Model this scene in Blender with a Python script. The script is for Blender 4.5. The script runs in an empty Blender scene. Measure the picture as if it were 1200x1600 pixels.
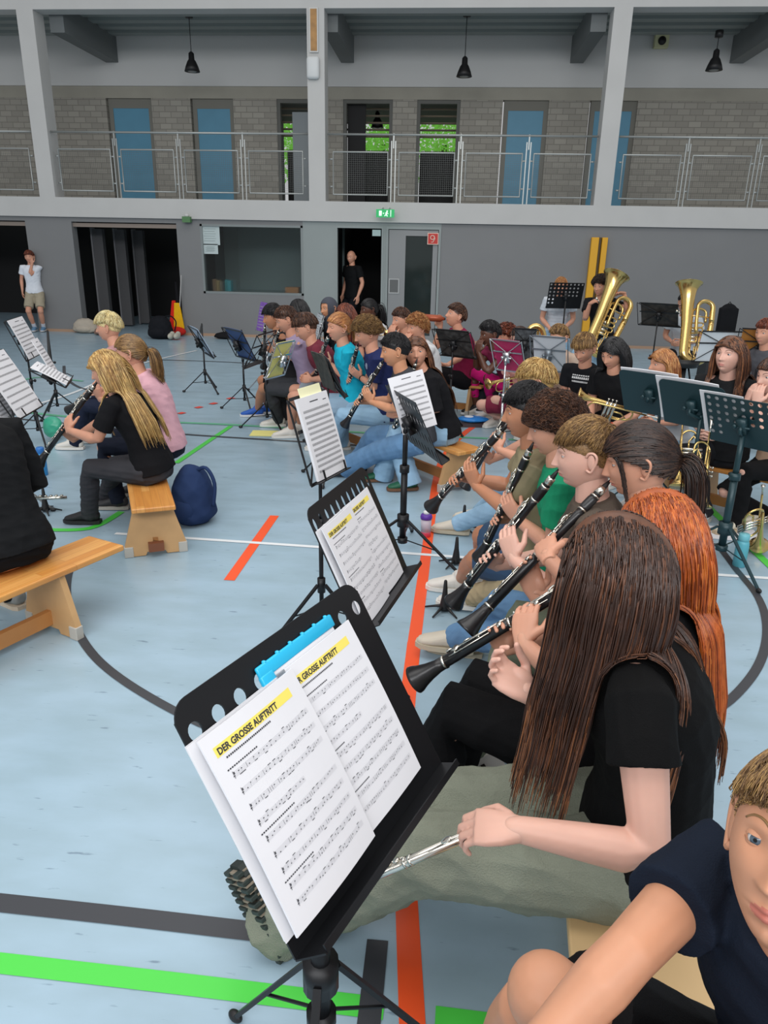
import bpy, bmesh, math
import numpy as np
from mathutils import Matrix, Vector
rng = np.random.default_rng(7)
scene = bpy.context.scene
COL = scene.collection

# ------------------------------------------------------------ camera
CAM_H = 1.70; FPX = 1150.0
PITCH = math.radians(19.8); YAW = math.radians(4.5); ROLL = math.radians(1.15)
fw = np.array([-math.sin(YAW)*math.cos(PITCH), math.cos(YAW)*math.cos(PITCH), -math.sin(PITCH)])
_r0 = np.array([math.cos(YAW), math.sin(YAW), 0.]); _u0 = np.cross(_r0, fw)
CR = math.cos(ROLL)*_r0 + math.sin(ROLL)*_u0; CU = -math.sin(ROLL)*_r0 + math.cos(ROLL)*_u0
CC = np.array([0, 0, CAM_H])
def ray(px, py): return fw + CR*(px-600)/FPX + CU*(800-py)/FPX
def at_z(px, py, z=0.): d = ray(px, py); return CC + d*(z-CC[2])/d[2]
def at_y(px, py, y): d = ray(px, py); return CC + d*y/d[1]
def at_d(px, py, z): return CC + ray(px, py)*z
def depth(p): return float((np.asarray(p)-CC) @ fw)
cd = bpy.data.cameras.new('camera'); cam = bpy.data.objects.new('camera', cd); COL.objects.link(cam)
cd.sensor_fit = 'VERTICAL'; cd.sensor_height = 32.0; cd.lens = 32.0*FPX/1600.0; cd.clip_start = 0.02; cd.clip_end = 100
M = Matrix.Identity(4)
for i in range(3): M[i][0], M[i][1], M[i][2], M[i][3] = CR[i], CU[i], -fw[i], CC[i]
cam.matrix_world = M; scene.camera = cam

# ------------------------------------------------------------ light
scene.view_settings.view_transform = 'Standard'; scene.view_settings.look = 'None'
scene.view_settings.gamma = 1.0; scene.view_settings.use_curve_mapping = False
scene.view_settings.exposure = -0.06
w = bpy.data.worlds.new('hall_daylight'); scene.world = w; w.use_nodes = True
w.node_tree.nodes['Background'].inputs[0].default_value = (0.97, 0.98, 1.0, 1)
w.node_tree.nodes['Background'].inputs[1].default_value = 0.53
def area(name, loc, sx, sy, power, rot=(0, 0, 0), col=(1, 0.98, 0.95)):
    l = bpy.data.lights.new(name, 'AREA'); l.shape = 'RECTANGLE'; l.size = sx; l.size_y = sy; l.energy = power; l.color = col
    o = bpy.data.objects.new(name, l); o.location = loc; o.rotation_euler = rot; COL.objects.link(o); return o
area('skylight_front', (-1.0, 1.5, 7.2), 9, 5, 360)
area('skylight_rear', (0.0, 9.0, 7.2), 10, 3, 150)
area('window_daylight', (-1.0, -6.0, 6.4), 15, 2, 1000, rot=(math.radians(76), 0, 0), col=(0.97, 0.98, 1.0))

# ------------------------------------------------------------ materials
def lin(c):
    if isinstance(c, str):
        c = [int(c[i:i+2], 16)/255 for i in (0, 2, 4)]
    return tuple((x/12.92 if x <= 0.04045 else ((x+0.055)/1.055)**2.4) for x in c)
MATS = {}
def mat(name, c, rough=0.6, metal=0.0, noise=0.0, nscale=20.0, bump=0.0, bscale=120.0, emit=None, alpha=None, trans=0, sss=0.0, stretch=None, spec=0.5, coat=0):
    if name in MATS: return MATS[name]
    m = bpy.data.materials.new(name); m.use_nodes = True; nt = m.node_tree; b = nt.nodes['Principled BSDF']
    col = lin(c)+(1,)
    b.inputs['Base Color'].default_value = col; b.inputs['Roughness'].default_value = rough; b.inputs['Metallic'].default_value = metal
    b.inputs['Specular IOR Level'].default_value = spec; b.inputs['Coat Weight'].default_value = coat
    if sss: b.inputs['Subsurface Weight'].default_value = sss; b.inputs['Subsurface Radius'].default_value = (0.012, 0.005, 0.003); b.inputs['Subsurface Scale'].default_value = 1.0
    if trans: b.inputs['Transmission Weight'].default_value = trans
    if alpha is not None: b.inputs['Alpha'].default_value = alpha
    if emit: b.inputs['Emission Color'].default_value = lin(emit[0])+(1,); b.inputs['Emission Strength'].default_value = emit[1]
    if noise or bump:
        tc = nt.nodes.new('ShaderNodeTexCoord'); vec = tc.outputs['Object']
        if stretch:
            mp = nt.nodes.new('ShaderNodeMapping'); mp.inputs['Scale'].default_value = stretch; nt.links.new(vec, mp.inputs['Vector']); vec = mp.outputs['Vector']
    if noise:
        n = nt.nodes.new('ShaderNodeTexNoise'); n.inputs['Scale'].default_value = nscale; n.inputs['Detail'].default_value = 5
        nt.links.new(vec, n.inputs['Vector'])
        r = nt.nodes.new('ShaderNodeValToRGB'); a = tuple(max(0, x*(1-noise)) for x in col[:3]); z = tuple(min(1, x*(1+noise)) for x in col[:3])
        r.color_ramp.elements[0].position = 0.3; r.color_ramp.elements[1].position = 0.7
        r.color_ramp.elements[0].color = a+(1,); r.color_ramp.elements[1].color = z+(1,)
        nt.links.new(n.outputs['Fac'], r.inputs['Fac']); nt.links.new(r.outputs['Color'], b.inputs['Base Color'])
    if bump:
        n2 = nt.nodes.new('ShaderNodeTexNoise'); n2.inputs['Scale'].default_value = bscale; n2.inputs['Detail'].default_value = 3
        nt.links.new(vec, n2.inputs['Vector']); bp = nt.nodes.new('ShaderNodeBump'); bp.inputs['Strength'].default_value = bump; bp.inputs['Distance'].default_value = 0.01
        nt.links.new(n2.outputs['Fac'], bp.inputs['Height']); nt.links.new(bp.outputs['Normal'], b.inputs['Normal'])
    MATS[name] = m; return m
BLACK = mat('black_metal', '17181b', 0.42, 0.3)
BLACKP = mat('black_plastic', '131315', 0.5)
SILVER = mat('silver_plate', 'd8d4ca', 0.22, 1.0)
BRASS = mat('lacquered_brass', 'dcbc78', 0.22, 1.0)
CHROME = mat('chrome', 'c9ccd0', 0.25, 0.9)
EBONY = mat('clarinet_wood', '1b1a1c', 0.32, 0.0, noise=0.2, nscale=60)
PAPER = mat('paper_white', 'dfdfe3', 0.8)
PAPERY = mat('paper_yellow', 'e8e08a', 0.8)
INK = mat('print_ink', '33343a', 0.8)
HILITE = mat('yellow_marker', 'f3df6a', 0.8)
WHITE = mat('white_paint', 'c9cac8', 0.7)
GREYM = mat('galvanised_rail', 'a9adab', 0.4, 0.6)

# ------------------------------------------------------------ mesh builder
class MB:
    def __init__(s): s.V = []; s.F = []; s.M = []; s.n = 0
    def add(s, V, F, m=0):
        V = np.asarray(V, float); s.V.append(V)
        F = F.tolist() if isinstance(F, np.ndarray) else F
        n = s.n
        s.F += [tuple(i+n for i in f) for f in F]; s.M += (list(m) if hasattr(m, '__len__') else [m]*len(F)); s.n += len(V)
    def verts(s): return np.concatenate(s.V) if s.V else np.zeros((0, 3))
    def xform(s, fn): s.V = [fn(v) for v in s.V]
    def box(s, c, size, ax=None, m=0, taper=None):
        ax = np.eye(3) if ax is None else np.asarray(ax, float)
        P = []
        for z in (-1, 1):
            t = (taper if (taper is not None and z > 0) else (1, 1))
            for x, y in ((-1, -1), (1, -1), (1, 1), (-1, 1)):
                P.append(np.asarray(c, float)+ax[0]*x*size[0]/2*t[0]+ax[1]*y*size[1]/2*t[1]+ax[2]*z*size[2]/2)
        s.add(P, [(3, 2, 1, 0), (4, 5, 6, 7), (0, 1, 5, 4), (1, 2, 6, 5), (2, 3, 7, 6), (3, 0, 4, 7)], m)
    def prism(s, poly, d, m=0):
        poly = np.asarray(poly, float); d = np.asarray(d, float); n = len(poly)
        s.add(np.vstack([poly, poly+d]), [tuple(range(n))[::-1], tuple(range(n, 2*n))]+[(i, (i+1) % n, n+(i+1) % n, n+i) for i in range(n)], m)
    def tube(s, pts, rad, seg=10, m=0, caps='flat', ref=None, sq=1.0, closed=False):
        pts = np.asarray(pts, float); n = len(pts)
        rad = np.full(n, float(rad)) if np.isscalar(rad) else np.asarray(rad, float)
        if caps == 'round':
            P = []; Rr = []; 
            t0 = pts[0]-pts[1]; t0 = t0/(np.linalg.norm(t0)+1e-9); t1 = pts[-1]-pts[-2]; t1 = t1/(np.linalg.norm(t1)+1e-9)
            for a in (80, 55, 28): P.append(pts[0]+t0*rad[0]*math.sin(math.radians(a))); Rr.append(rad[0]*math.cos(math.radians(a)))
            P += list(pts); Rr += list(rad)
            for a in (28, 55, 80): P.append(pts[-1]+t1*rad[-1]*math.sin(math.radians(a))); Rr.append(rad[-1]*math.cos(math.radians(a)))
            pts = np.array(P); rad = np.array(Rr); n = len(pts)
        if closed: T = np.roll(pts, -1, 0)-np.roll(pts, 1, 0)
        else: T = np.gradient(pts, axis=0)
        T /= (np.linalg.norm(T, axis=1, keepdims=True)+1e-12)
        if ref is None:
            ref = np.array([0, 0, 1.]) if abs(T[0][2]) < 0.9 else np.array([1., 0, 0])
        u = np.asarray(ref, float); U = []
        for t in T:
            u = u-t*(u@t); nn = np.linalg.norm(u)
            if nn < 1e-6: u = np.cross(t, [0.3, 0.5, 0.8]); nn = np.linalg.norm(u)
            u = u/nn; U.append(u.copy())
        U = np.array(U); W = np.cross(T, U)
        a = np.linspace(0, 2*np.pi, seg, endpoint=False)
        V = pts[:, None]+rad[:, None, None]*(np.cos(a)[None, :, None]*U[:, None]*sq+np.sin(a)[None, :, None]*W[:, None])
        F = []; nr = n if closed else n-1
        for i in range(nr):
            j = (i+1) % n
            for k in range(seg): F.append((i*seg+k, i*seg+(k+1) % seg, j*seg+(k+1) % seg, j*seg+k))
        if not closed: F += [tuple(range(seg))[::-1], tuple((n-1)*seg+k for k in range(seg))]
        s.add(V.reshape(-1, 3), F, m)
    def ell(s, c, r, ax=None, m=0, nu=16, nv=10):
        ax = np.eye(3) if ax is None else np.asarray(ax, float)
        th = np.linspace(-np.pi/2, np.pi/2, nv+1)[1:-1]; ph = np.linspace(0, 2*np.pi, nu, endpoint=False)
        L = [[0, 0, -1]]+[[math.cos(t)*math.cos(p), math.cos(t)*math.sin(p), math.sin(t)] for t in th for p in ph]+[[0, 0, 1]]
        L = np.array(L)*np.asarray(r, float); V = np.asarray(c)+L@ax
        F = [(0, 1+(k+1) % nu, 1+k) for k in range(nu)]
        for i in range(len(th)-1):
            for k in range(nu): a = 1+i*nu+k; b = 1+i*nu+(k+1) % nu; F.append((a, b, b+nu, a+nu))
        e = 1+(len(th)-1)*nu; F += [(e+k, e+(k+1) % nu, len(V)-1) for k in range(nu)]
        s.add(V, F, m)
    def loft(s, rings, m=0, seg=20):   # rings: (centre, axisA, axisB, a, b)
        a = np.linspace(0, 2*np.pi, seg, endpoint=False); V = []
        ca = np.sign(np.cos(a))*np.abs(np.cos(a))**0.85; sa = np.sign(np.sin(a))*np.abs(np.sin(a))**0.85
        for c, A, B, ra, rb in rings: V.append(np.asarray(c)+ca[:, None]*np.asarray(A)*ra+sa[:, None]*np.asarray(B)*rb)
        V = np.concatenate(V); n = len(rings); F = [(i*seg+k, i*seg+(k+1) % seg, (i+1)*seg+(k+1) % seg, (i+1)*seg+k) for i in range(n-1) for k in range(seg)]
        F += [tuple(range(seg))[::-1], tuple((n-1)*seg+k for k in range(seg))]
        s.add(V, F, m)
    def torus(s, c, n, R, r, m=0, seg=24, ms=8):
        n = np.asarray(n, float); n = n/np.linalg.norm(n); u = np.cross(n, [0, 0, 1.] if abs(n[2]) < .9 else [1., 0, 0]); u /= np.linalg.norm(u); v = np.cross(n, u)
        a = np.linspace(0, 2*np.pi, seg, endpoint=False)
        s.tube([np.asarray(c)+R*(math.cos(t)*u+math.sin(t)*v) for t in a], r, ms, m, closed=True, ref=n)
    def build(s, name, mats, parent=None, smooth=True, label=None, kind=None, bevel=0, origin=None):
        V = s.verts(); o0 = np.zeros(3) if origin is None else np.asarray(origin, float)
        if parent is not None: o0 = np.array(world_loc(parent))
        me = bpy.data.meshes.new(name); me.from_pydata((V-o0).tolist(), [], s.F)
        mats = mats if isinstance(mats, (list, tuple)) else [mats]
        for mm in mats: me.materials.append(mm)
        if len(mats) > 1: me.polygons.foreach_set('material_index', np.array(s.M, dtype=np.int32))
        me.update()
        if smooth is True: me.polygons.foreach_set('use_smooth', np.ones(len(me.polygons), bool))
        elif smooth == 'auto': me.shade_auto = None if False else None
        o = bpy.data.objects.new(name, me); COL.objects.link(o)
        if parent is not None: o.parent = parent
        else: o.location = o0
        if bevel:
            b = o.modifiers.new('bevel', 'BEVEL'); b.width = bevel; b.segments = 2; b.limit_method = 'ANGLE'
        if label: o['label'] = label
        if kind: o['kind'] = kind
        return o
def world_loc(o):
    l = Vector((0, 0, 0))
    while o is not None: l += o.location; o = o.parent
    return l
def thing(name, loc, label, cat, group=None):
    o = bpy.data.objects.new(name, None); o.location = [float(x) for x in loc]; o.empty_display_size = 0.05; COL.objects.link(o)
    o['label'] = label; o['category'] = cat
    if group: o['group'] = group
    return o
def tag(o, label, cat, group=None):
    o['label'] = label; o['category'] = cat
    if group: o['group'] = group
    return o
def nrm(v): v = np.asarray(v, float); return v/(np.linalg.norm(v)+1e-12)
def dirz(az): a = math.radians(az); return np.array([math.cos(a), math.sin(a), 0.])
def smooth_path(P, n=6):
    P = np.asarray(P, float); out = []; m = len(P)
    for i in range(m-1):
        p0, p1, p2, p3 = P[max(i-1, 0)], P[i], P[i+1], P[min(i+2, m-1)]
        for t in np.linspace(0, 1, n, endpoint=False):
            out.append(0.5*((2*p1)+(-p0+p2)*t+(2*p0-5*p1+4*p2-p3)*t*t+(-p0+3*p1-3*p2+p3)*t**3))
    out.append(P[-1]); return np.array(out)
def text_mesh(s, size):
    c = bpy.data.curves.new('t', 'FONT'); c.body = s; c.size = size; c.offset = size*0.035; c.resolution_u = 3
    o = bpy.data.objects.new('t', c); COL.objects.link(o); dg = bpy.context.evaluated_depsgraph_get()
    me = bpy.data.meshes.new_from_object(o.evaluated_get(dg)); V = np.array([v.co[:] for v in me.vertices]); F = [tuple(p.vertices) for p in me.polygons]
    bpy.data.objects.remove(o); bpy.data.meshes.remove(me); bpy.data.curves.remove(c); return V, F
# ------------------------------------------------------------ setting
W = 14.36; GB = W+2.6; DECK0, DECK1 = 2.12, 2.46; TOPB = 5.44
XL, XR = -13.0, 10.0
# floor
def floor_material():
    m = bpy.data.materials.new('blue_linoleum'); m.use_nodes = True; nt = m.node_tree; b = nt.nodes['Principled BSDF']
    tc = nt.nodes.new('ShaderNodeTexCoord')
    def noise(scale, sc, det=4):
        mp = nt.nodes.new('ShaderNodeMapping'); mp.inputs['Scale'].default_value = sc; mp.inputs['Rotation'].default_value = (0, 0, 0.06)
        n = nt.nodes.new('ShaderNodeTexNoise'); n.inputs['Scale'].default_value = scale; n.inputs['Detail'].default_value = det
        nt.links.new(tc.outputs['Object'], mp.inputs['Vector']); nt.links.new(mp.outputs['Vector'], n.inputs['Vector']); return n
    n1 = noise(3.0, (1, 2.2, 1)); n2 = noise(9.0, (1, 5, 1), 6)
    r = nt.nodes.new('ShaderNodeValToRGB'); r.color_ramp.elements[0].position = .36; r.color_ramp.elements[1].position = .66
    r.color_ramp.elements[0].color = lin('96aebb')+(1,); r.color_ramp.elements[1].color = lin('9fb8c8')+(1,)
    nt.links.new(n1.outputs['Fac'], r.inputs['Fac'])
    r2 = nt.nodes.new('ShaderNodeValToRGB'); r2.color_ramp.elements[0].position = .27; r2.color_ramp.elements[1].position = .335
    r2.color_ramp.elements[0].color = (.42, .45, .5, 1); r2.color_ramp.elements[1].color = (1, 1, 1, 1)
    nt.links.new(n2.outputs['Fac'], r2.inputs['Fac'])
    mx = nt.nodes.new('ShaderNodeMixRGB'); mx.blend_type = 'MULTIPLY'; mx.inputs['Fac'].default_value = 0.75
    nt.links.new(r.outputs['Color'], mx.inputs['Color1']); nt.links.new(r2.outputs['Color'], mx.inputs['Color2']); nt.links.new(mx.outputs['Color'], b.inputs['Base Color'])
    b.inputs['Roughness'].default_value = 0.27; b.inputs['Specular IOR Level'].default_value = 0.45
    return m
mb = MB(); mb.add([[XL, -3, 0], [XR, -3, 0], [XR, GB+2.5, 0], [XL, GB+2.5, 0], [XL, -3, -.1], [XR, -3, -.1], [XR, GB+2.5, -.1], [XL, GB+2.5, -.1]], [(0, 1, 2, 3), (7, 6, 5, 4), (0, 4, 5, 1), (1, 5, 6, 2), (2, 6, 7, 3), (3, 7, 4, 0)])
FLOOR = mb.build('floor', floor_material(), smooth=False, kind='structure')
LM = {c: mat('line_'+c, h, 0.35) for c, h in dict(orange='f4592a', green='4fce4b', white='e4e8ea', black='3b3d42', green2='62b48c', red='e0483a').items()}
lh = [0.0012]
def line(pts, width, c, label):
    P = np.array([at_z(x, y)[:2] for x, y in pts]) if not isinstance(pts, np.ndarray) else pts
    if len(P) > 2: P = smooth_path(np.c_[P, np.zeros(len(P))], 8)[:, :2]
    T = np.gradient(P, axis=0); T /= np.linalg.norm(T, axis=1, keepdims=True); N = np.c_[-T[:, 1], T[:, 0]]
    lh[0] += 0.0002; z = lh[0]; n = len(P)
    V = np.vstack([np.c_[P+N*width/2, np.full(n, z)], np.c_[P-N*width/2, np.full(n, z)]])
    mb = MB(); mb.add(V, [(n+i, n+i+1, i+1, i) for i in range(n-1)]); mb.build('line_marking', LM[c], FLOOR, smooth=False, label=label)
line([(700, 745), (686, 790), (660, 900), (640, 1000), (628, 1130), (630, 1300), (640, 1500), (650, 1640)], .062, 'orange', 'long orange line') if False else None
line([(680, 760), (647, 1005)], .06, 'orange', 'straight orange court line')
line([(647, 1004), (630, 1200), (645, 1620)], .062, 'orange', 'straight orange court line near the camera')
line([(680, 761), (690, 722), (712, 690), (745, 664), (800, 640)], .06, 'orange', 'curved orange court line')
line([(358, 907), (429, 806)], .06, 'orange', 'short orange dash')
line([(-30, 1502), (300, 1540), (600, 1577)], .055, 'green', 'light green line')
line([(680, 1590), (900, 1618)], .055, 'green', 'light green line')
line([(-30, 1408), (200, 1433), (470, 1465)], .058, 'black', 'wide black line')
line([(590, 1470), (572, 1640)], .055, 'black', 'black line')
line([(180, 834), (436, 851), (820, 878), (1260, 908)], .034, 'white', 'white court line')
line([(118, 870), (106, 905), (108, 950), (135, 1010), (190, 1062), (300, 1125), (420, 1170)], .04, 'black', 'thin black circle line')
line([(1120, 850), (1150, 890), (1185, 935), (1198, 985), (1185, 1040), (1140, 1095), (1080, 1130)], .04, 'black', 'thin black circle line')
line([(275, 724), (361, 666)], .05, 'green', 'bright green line')
line([(60, 828), (140, 826), (190, 800)], .05, 'green', 'bright green line')
line([(1105, 790), (1135, 820), (1240, 920)], .05, 'green', 'bright green diagonal line')
line([(0, 640), (150, 655), (360, 664), (560, 676), (860, 690)], .06, 'green2', 'pale green line')
line([(0, 652), (250, 676), (460, 690), (620, 700)], .04, 'black', 'thin dark line')
line([(30, 640), (120, 612), (210, 572), (307, 548)], .05, 'white', 'white diagonal line')
line([(150, 560), (330, 565), (420, 570)], .04, 'black', 'thin dark line')
line([(100, 572), (103, 590), (125, 606), (160, 612)], .04, 'black', 'thin dark circle line')
line([(20, 600), (60, 590), (130, 596)], .05, 'green2', 'pale green line')
line([(270, 840), (330, 748), (425, 748)], .02, 'black', 'thin dark line') if False else None
for q in [(279, 647), (306, 638), (329, 632), (356, 624)]:
    line([q, (q[0]+9, q[1]-2)], .07, 'red', 'small red floor mark')

LOWG = mat('wall_grey_paint', '7b7c7d', 0.65, noise=.03, nscale=1.5); LIGHTG = mat('wall_lightgrey_paint', '8f9796', 0.6, noise=.03, nscale=2)
WHT = mat('concrete_white_paint', 'bdbdbb', 0.7, noise=.03, nscale=2)
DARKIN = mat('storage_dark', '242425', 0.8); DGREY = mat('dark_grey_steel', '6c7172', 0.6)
def wallbox(mb, x0, x1, y0, y1, z0, z1, m=0): mb.box([(x0+x1)/2, (y0+y1)/2, (z0+z1)/2], [x1-x0, y1-y0, z1-z0], m=m)
# openings in lower wall
G1 = (-11.5, -8.07); G2 = (-7.16, -5.13); WIN = (-4.68, -2.74, .80, 2.04); DG = (-2.13, -1.24); DR = (-1.19, -.19)
mb = MB()
wallbox(mb, XL, G1[0], W, W+.2, 0, DECK0); wallbox(mb, G1[1], G2[0], W, W+.2, 0, DECK0)
wallbox(mb, G1[0], G1[1], W, W+.2, 2.04, DECK0); wallbox(mb, G2[0], G2[1], W, W+.2, 2.04, DECK0)
wallbox(mb, G2[1], WIN[0], W, W+.2, 0, DECK0); wallbox(mb, WIN[0], WIN[1], W, W+.2, 0, WIN[2]); wallbox(mb, WIN[0], WIN[1], W, W+.2, WIN[3], DECK0)
wallbox(mb, WIN[1], DG[0], W, W+.2, 0, DECK0, 1); wallbox(mb, DG[0], DR[1], W, W+.2, 2.05, DECK0, 1); wallbox(mb, DG[1], DR[0], W, W+.2, 0, 2.05, 1)
wallbox(mb, DR[1], XR, W, W+.2, 0, DECK0)
mb.build('wall_back', [LOWG, LIGHTG], smooth=False, kind='structure')
mb = MB(); wallbox(mb, XL, G1[0], W-.012, W, 0, .05); wallbox(mb, G1[1], G2[0], W-.012, W, 0, .05); wallbox(mb, G2[1], DG[0], W-.012, W, 0, .05); wallbox(mb, DR[1], XR, W-.012, W, 0, .05)
mb.build('baseboard_back', mat('skirting', 'a98a72', .6), smooth=False, kind='structure')
# rooms behind
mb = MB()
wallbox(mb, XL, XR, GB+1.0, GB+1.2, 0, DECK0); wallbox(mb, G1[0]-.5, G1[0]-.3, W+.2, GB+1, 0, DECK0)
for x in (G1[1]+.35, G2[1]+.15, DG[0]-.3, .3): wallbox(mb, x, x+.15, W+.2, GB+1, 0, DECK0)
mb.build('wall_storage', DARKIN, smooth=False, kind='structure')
# storage equipment: folded partition panels
for i, (x, y) in enumerate([(-7.02, W+.8), (-6.78, W+1.3), (-6.60, W+1.8)]):
    t = MB(); t.box([x, y, .98], [.20, .12, 1.9]); t.box([x-.11, y-.02, .98], [.03, .16, 1.94], m=1)
    tag(t.build('storage_panel', [mat('panel_grey', '4c4c4e', .6), mat('panel_edge', '77777a', .4)], smooth=False), ['pale storage panel nearest the left edge of the open store', 'middle upright storage panel inside the open store', 'rearmost upright storage panel inside the dark store'][i], 'panel', 'storage panels in the store')
# door rail strips
for g in (G1, G2):
    t = MB(); wallbox(t, g[0], g[1], W+.05, W+.12, 1.95, 2.02); t.build('trim_1', mat('rolldoor_edge', '8b7f76', .5, .3), smooth=False, kind='structure')
t = MB(); wallbox(t, -8.65, -8.25, W+1.2, W+1.25, 1.62, 1.84); t.build('sign_board', mat('dim_sign', '8e8e8c', .7), smooth=False)
tag(bpy.data.objects['sign_board'], 'small pale sign hanging in the dark opening above the standing person', 'sign')
# window of the office
mb = MB(); x0, x1, z0, z1 = WIN
for a in ((x0, x1, z0, z0+.04), (x0, x1, z1-.04, z1), (x0, x0+.04, z0, z1), (x1-.04, x1, z0, z1)): wallbox(mb, a[0], a[1], W-.005, W+.1, a[2], a[3])
wf = mb.build('window_1', mat('window_frame', '7f8686', .5), smooth=False, kind='structure')
mb = MB(); wallbox(mb, x0+.04, x1-.04, W+.04, W+.05, z0+.04, z1-.04)
GLASS = mat('window_glass', 'b9cccc', 0.05, trans=1.0, alpha=.35)
mb.build('pane', GLASS, wf, smooth=False)
mb = MB()
wallbox(mb, x0-.3, x1+.5, W+2.0, W+2.1, 0, DECK0); wallbox(mb, x0-.35, x0-.25, W+.2, W+2.1, 0, DECK0); wallbox(mb, x1+.3, x1+.4, W+.2, W+2.1, 0, DECK0)
mb.build('wall_office', mat('office_wall', '8fa09f', .8), smooth=False, kind='structure')
tb = MB(); wallbox(tb, x0+.1, x1+.1, W+.6, W+1.5, .72, .76); wallbox(tb, x0+.2, x0+.25, W+.65, W+.7, 0, .72); wallbox(tb, x1, x1+.05, W+.65, W+.7, 0, .72)
tag(tb.build('desk', mat('office_desk', '3d4446', .6), smooth=False), 'dark desk behind the office window', 'desk')
t = MB(); wallbox(t, x1-.42, x1-.16, W+.3, W+.5, .76, .93); tag(t.build('cardboard_box', mat('carton', 'a87850', .8), smooth=False), 'brown cardboard box at the right corner of the office window', 'box')
for i, (a, c) in enumerate([(x0+.10, '7a6045'), (x0+.17, '8e7a50'), (x0+.24, '5c5a50'), (x0+.34, '2f7c80'), (x0+.40, '3b8890')]):
    t = MB(); wallbox(t, a, a+.06, W+.28, W+.42, .76, 1.05-.02*(i % 3)); tag(t.build('ring_binder', mat('binder%d' % i, c, .6), smooth=False), ['brown binder at the left end behind the office window', 'olive binder second from the left in the office', 'grey binder in the middle of the office row', 'teal binder fourth in the office window row', 'light teal binder at the right end of the office row'][i], 'binder', 'binders in the office window')
for i, (p, q) in enumerate([((313, 353), (344, 383)), ((318, 381), (341, 397))]):
    A = at_y(p[0], p[1], W+.03); B = at_y(q[0], q[1], W+.03); t = MB(); t.box([(A[0]+B[0])/2, W+.032, (A[2]+B[2])/2], [B[0]-A[0], .003, A[2]-B[2]])
    for k in range(6): t.box([(A[0]+B[0])/2-.02*(k % 2), W+.0295, A[2]-.05-(A[2]-B[2]-.08)*k/6], [(B[0]-A[0])*.6, .001, .006], m=1)
    tag(t.build('notice_sheet', [mat('notice_paper', 'b9c6c6', .8), mat('notice_ink', '7c8a8a', .8)], smooth=False), ['large white notice in the top left corner of the office window', 'small white notice below the large one on the office window'][i], 'notice')
# glazed door beside the exit door
def frame_rect(mb, x0, x1, z0, z1, t, y0, y1, m=0):
    wallbox(mb, x0, x0+t, y0, y1, z0, z1, m); wallbox(mb, x1-t, x1, y0, y1, z0, z1, m); wallbox(mb, x0+t, x1-t, y0, y1, z1-t, z1, m); wallbox(mb, x0+t, x1-t, y0, y1, z0, z0+t, m)
mb = MB(); frame_rect(mb, DG[0], DG[1], 0.0, 2.05, .035, W-.01, W+.1)
d1 = mb.build('door_1', LIGHTG, smooth=False, kind='structure')
t = MB(); A = at_y(582, 359, W+.02); B = at_y(595, 369, W+.02); t.box([(A[0]+B[0])/2, W+.0, (A[2]+B[2])/2], [B[0]-A[0], .004, A[2]-B[2]]); t.build('notice', mat('notice_pale', 'a9bebe', .8), d1, smooth=False)
mb = MB(); frame_rect(mb, DR[0], DR[1], 0.0, 2.05, .04, W-.02, W+.1); wallbox(mb, DR[0]+.05, DR[0]+.36, W+.0, W+.05, .02, 2.0, 1); wallbox(mb, DR[0]+.36, DR[1]-.05, W, W+.05, 1.9, 2.0, 1); wallbox(mb, DR[1]-.14, DR[1]-.05, W, W+.05, .02, 1.9, 1); wallbox(mb, DR[0]+.36, DR[1]-.14, W, W+.05, .02, .12, 1)
d2 = mb.build('door_2', [LIGHTG, mat('door_grey', '87898a', .5)], smooth=False, kind='structure')
t = MB(); wallbox(t, DR[0]+.36, DR[1]-.14, W+.02, W+.03, .12, 1.9); t.build('pane', mat('dark_glass', '27302f', .08), d2, smooth=False)
t = MB(); frame_rect(t, DR[0]+.06, DR[0]+.26, .88, 1.15, .022, W-.012, W, 0); wallbox(t, DR[0]+.08, DR[0]+.24, W-.006, W, .9, 1.13, 1); t.build('grille', [mat('grille_frame', 'a6a8a8', .5), mat('grille_dark', '5c5e5e', .5)], d2, smooth=False)
# fire hose sign
A = at_y(669, 364, W-.03); B = at_y(684, 382, W-.03); cx, cz = (A[0]+B[0])/2, (A[2]+B[2])/2
t = MB(); t.box([cx, W-.03, cz], [.2, .012, .2], m=1); t.box([cx, W-.037, cz], [.175, .004, .175]); 
t.torus([cx-.01, W-.041, cz+.02], [0, 1, 0], .035, .007, m=1); t.tube([[cx+.02, W-.041, cz+.05], [cx+.035, W-.041, cz], [cx, W-.041, cz-.06], [cx-.03, W-.041, cz-.06]], .007, 6, m=1)
tag(t.build('fire_sign', [mat('sign_red', 'c22f26', .5), mat('sign_white', 'e2c8b8', .5)], smooth=False), 'red square fire hose sign at the top corner of the grey door', 'sign')
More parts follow.
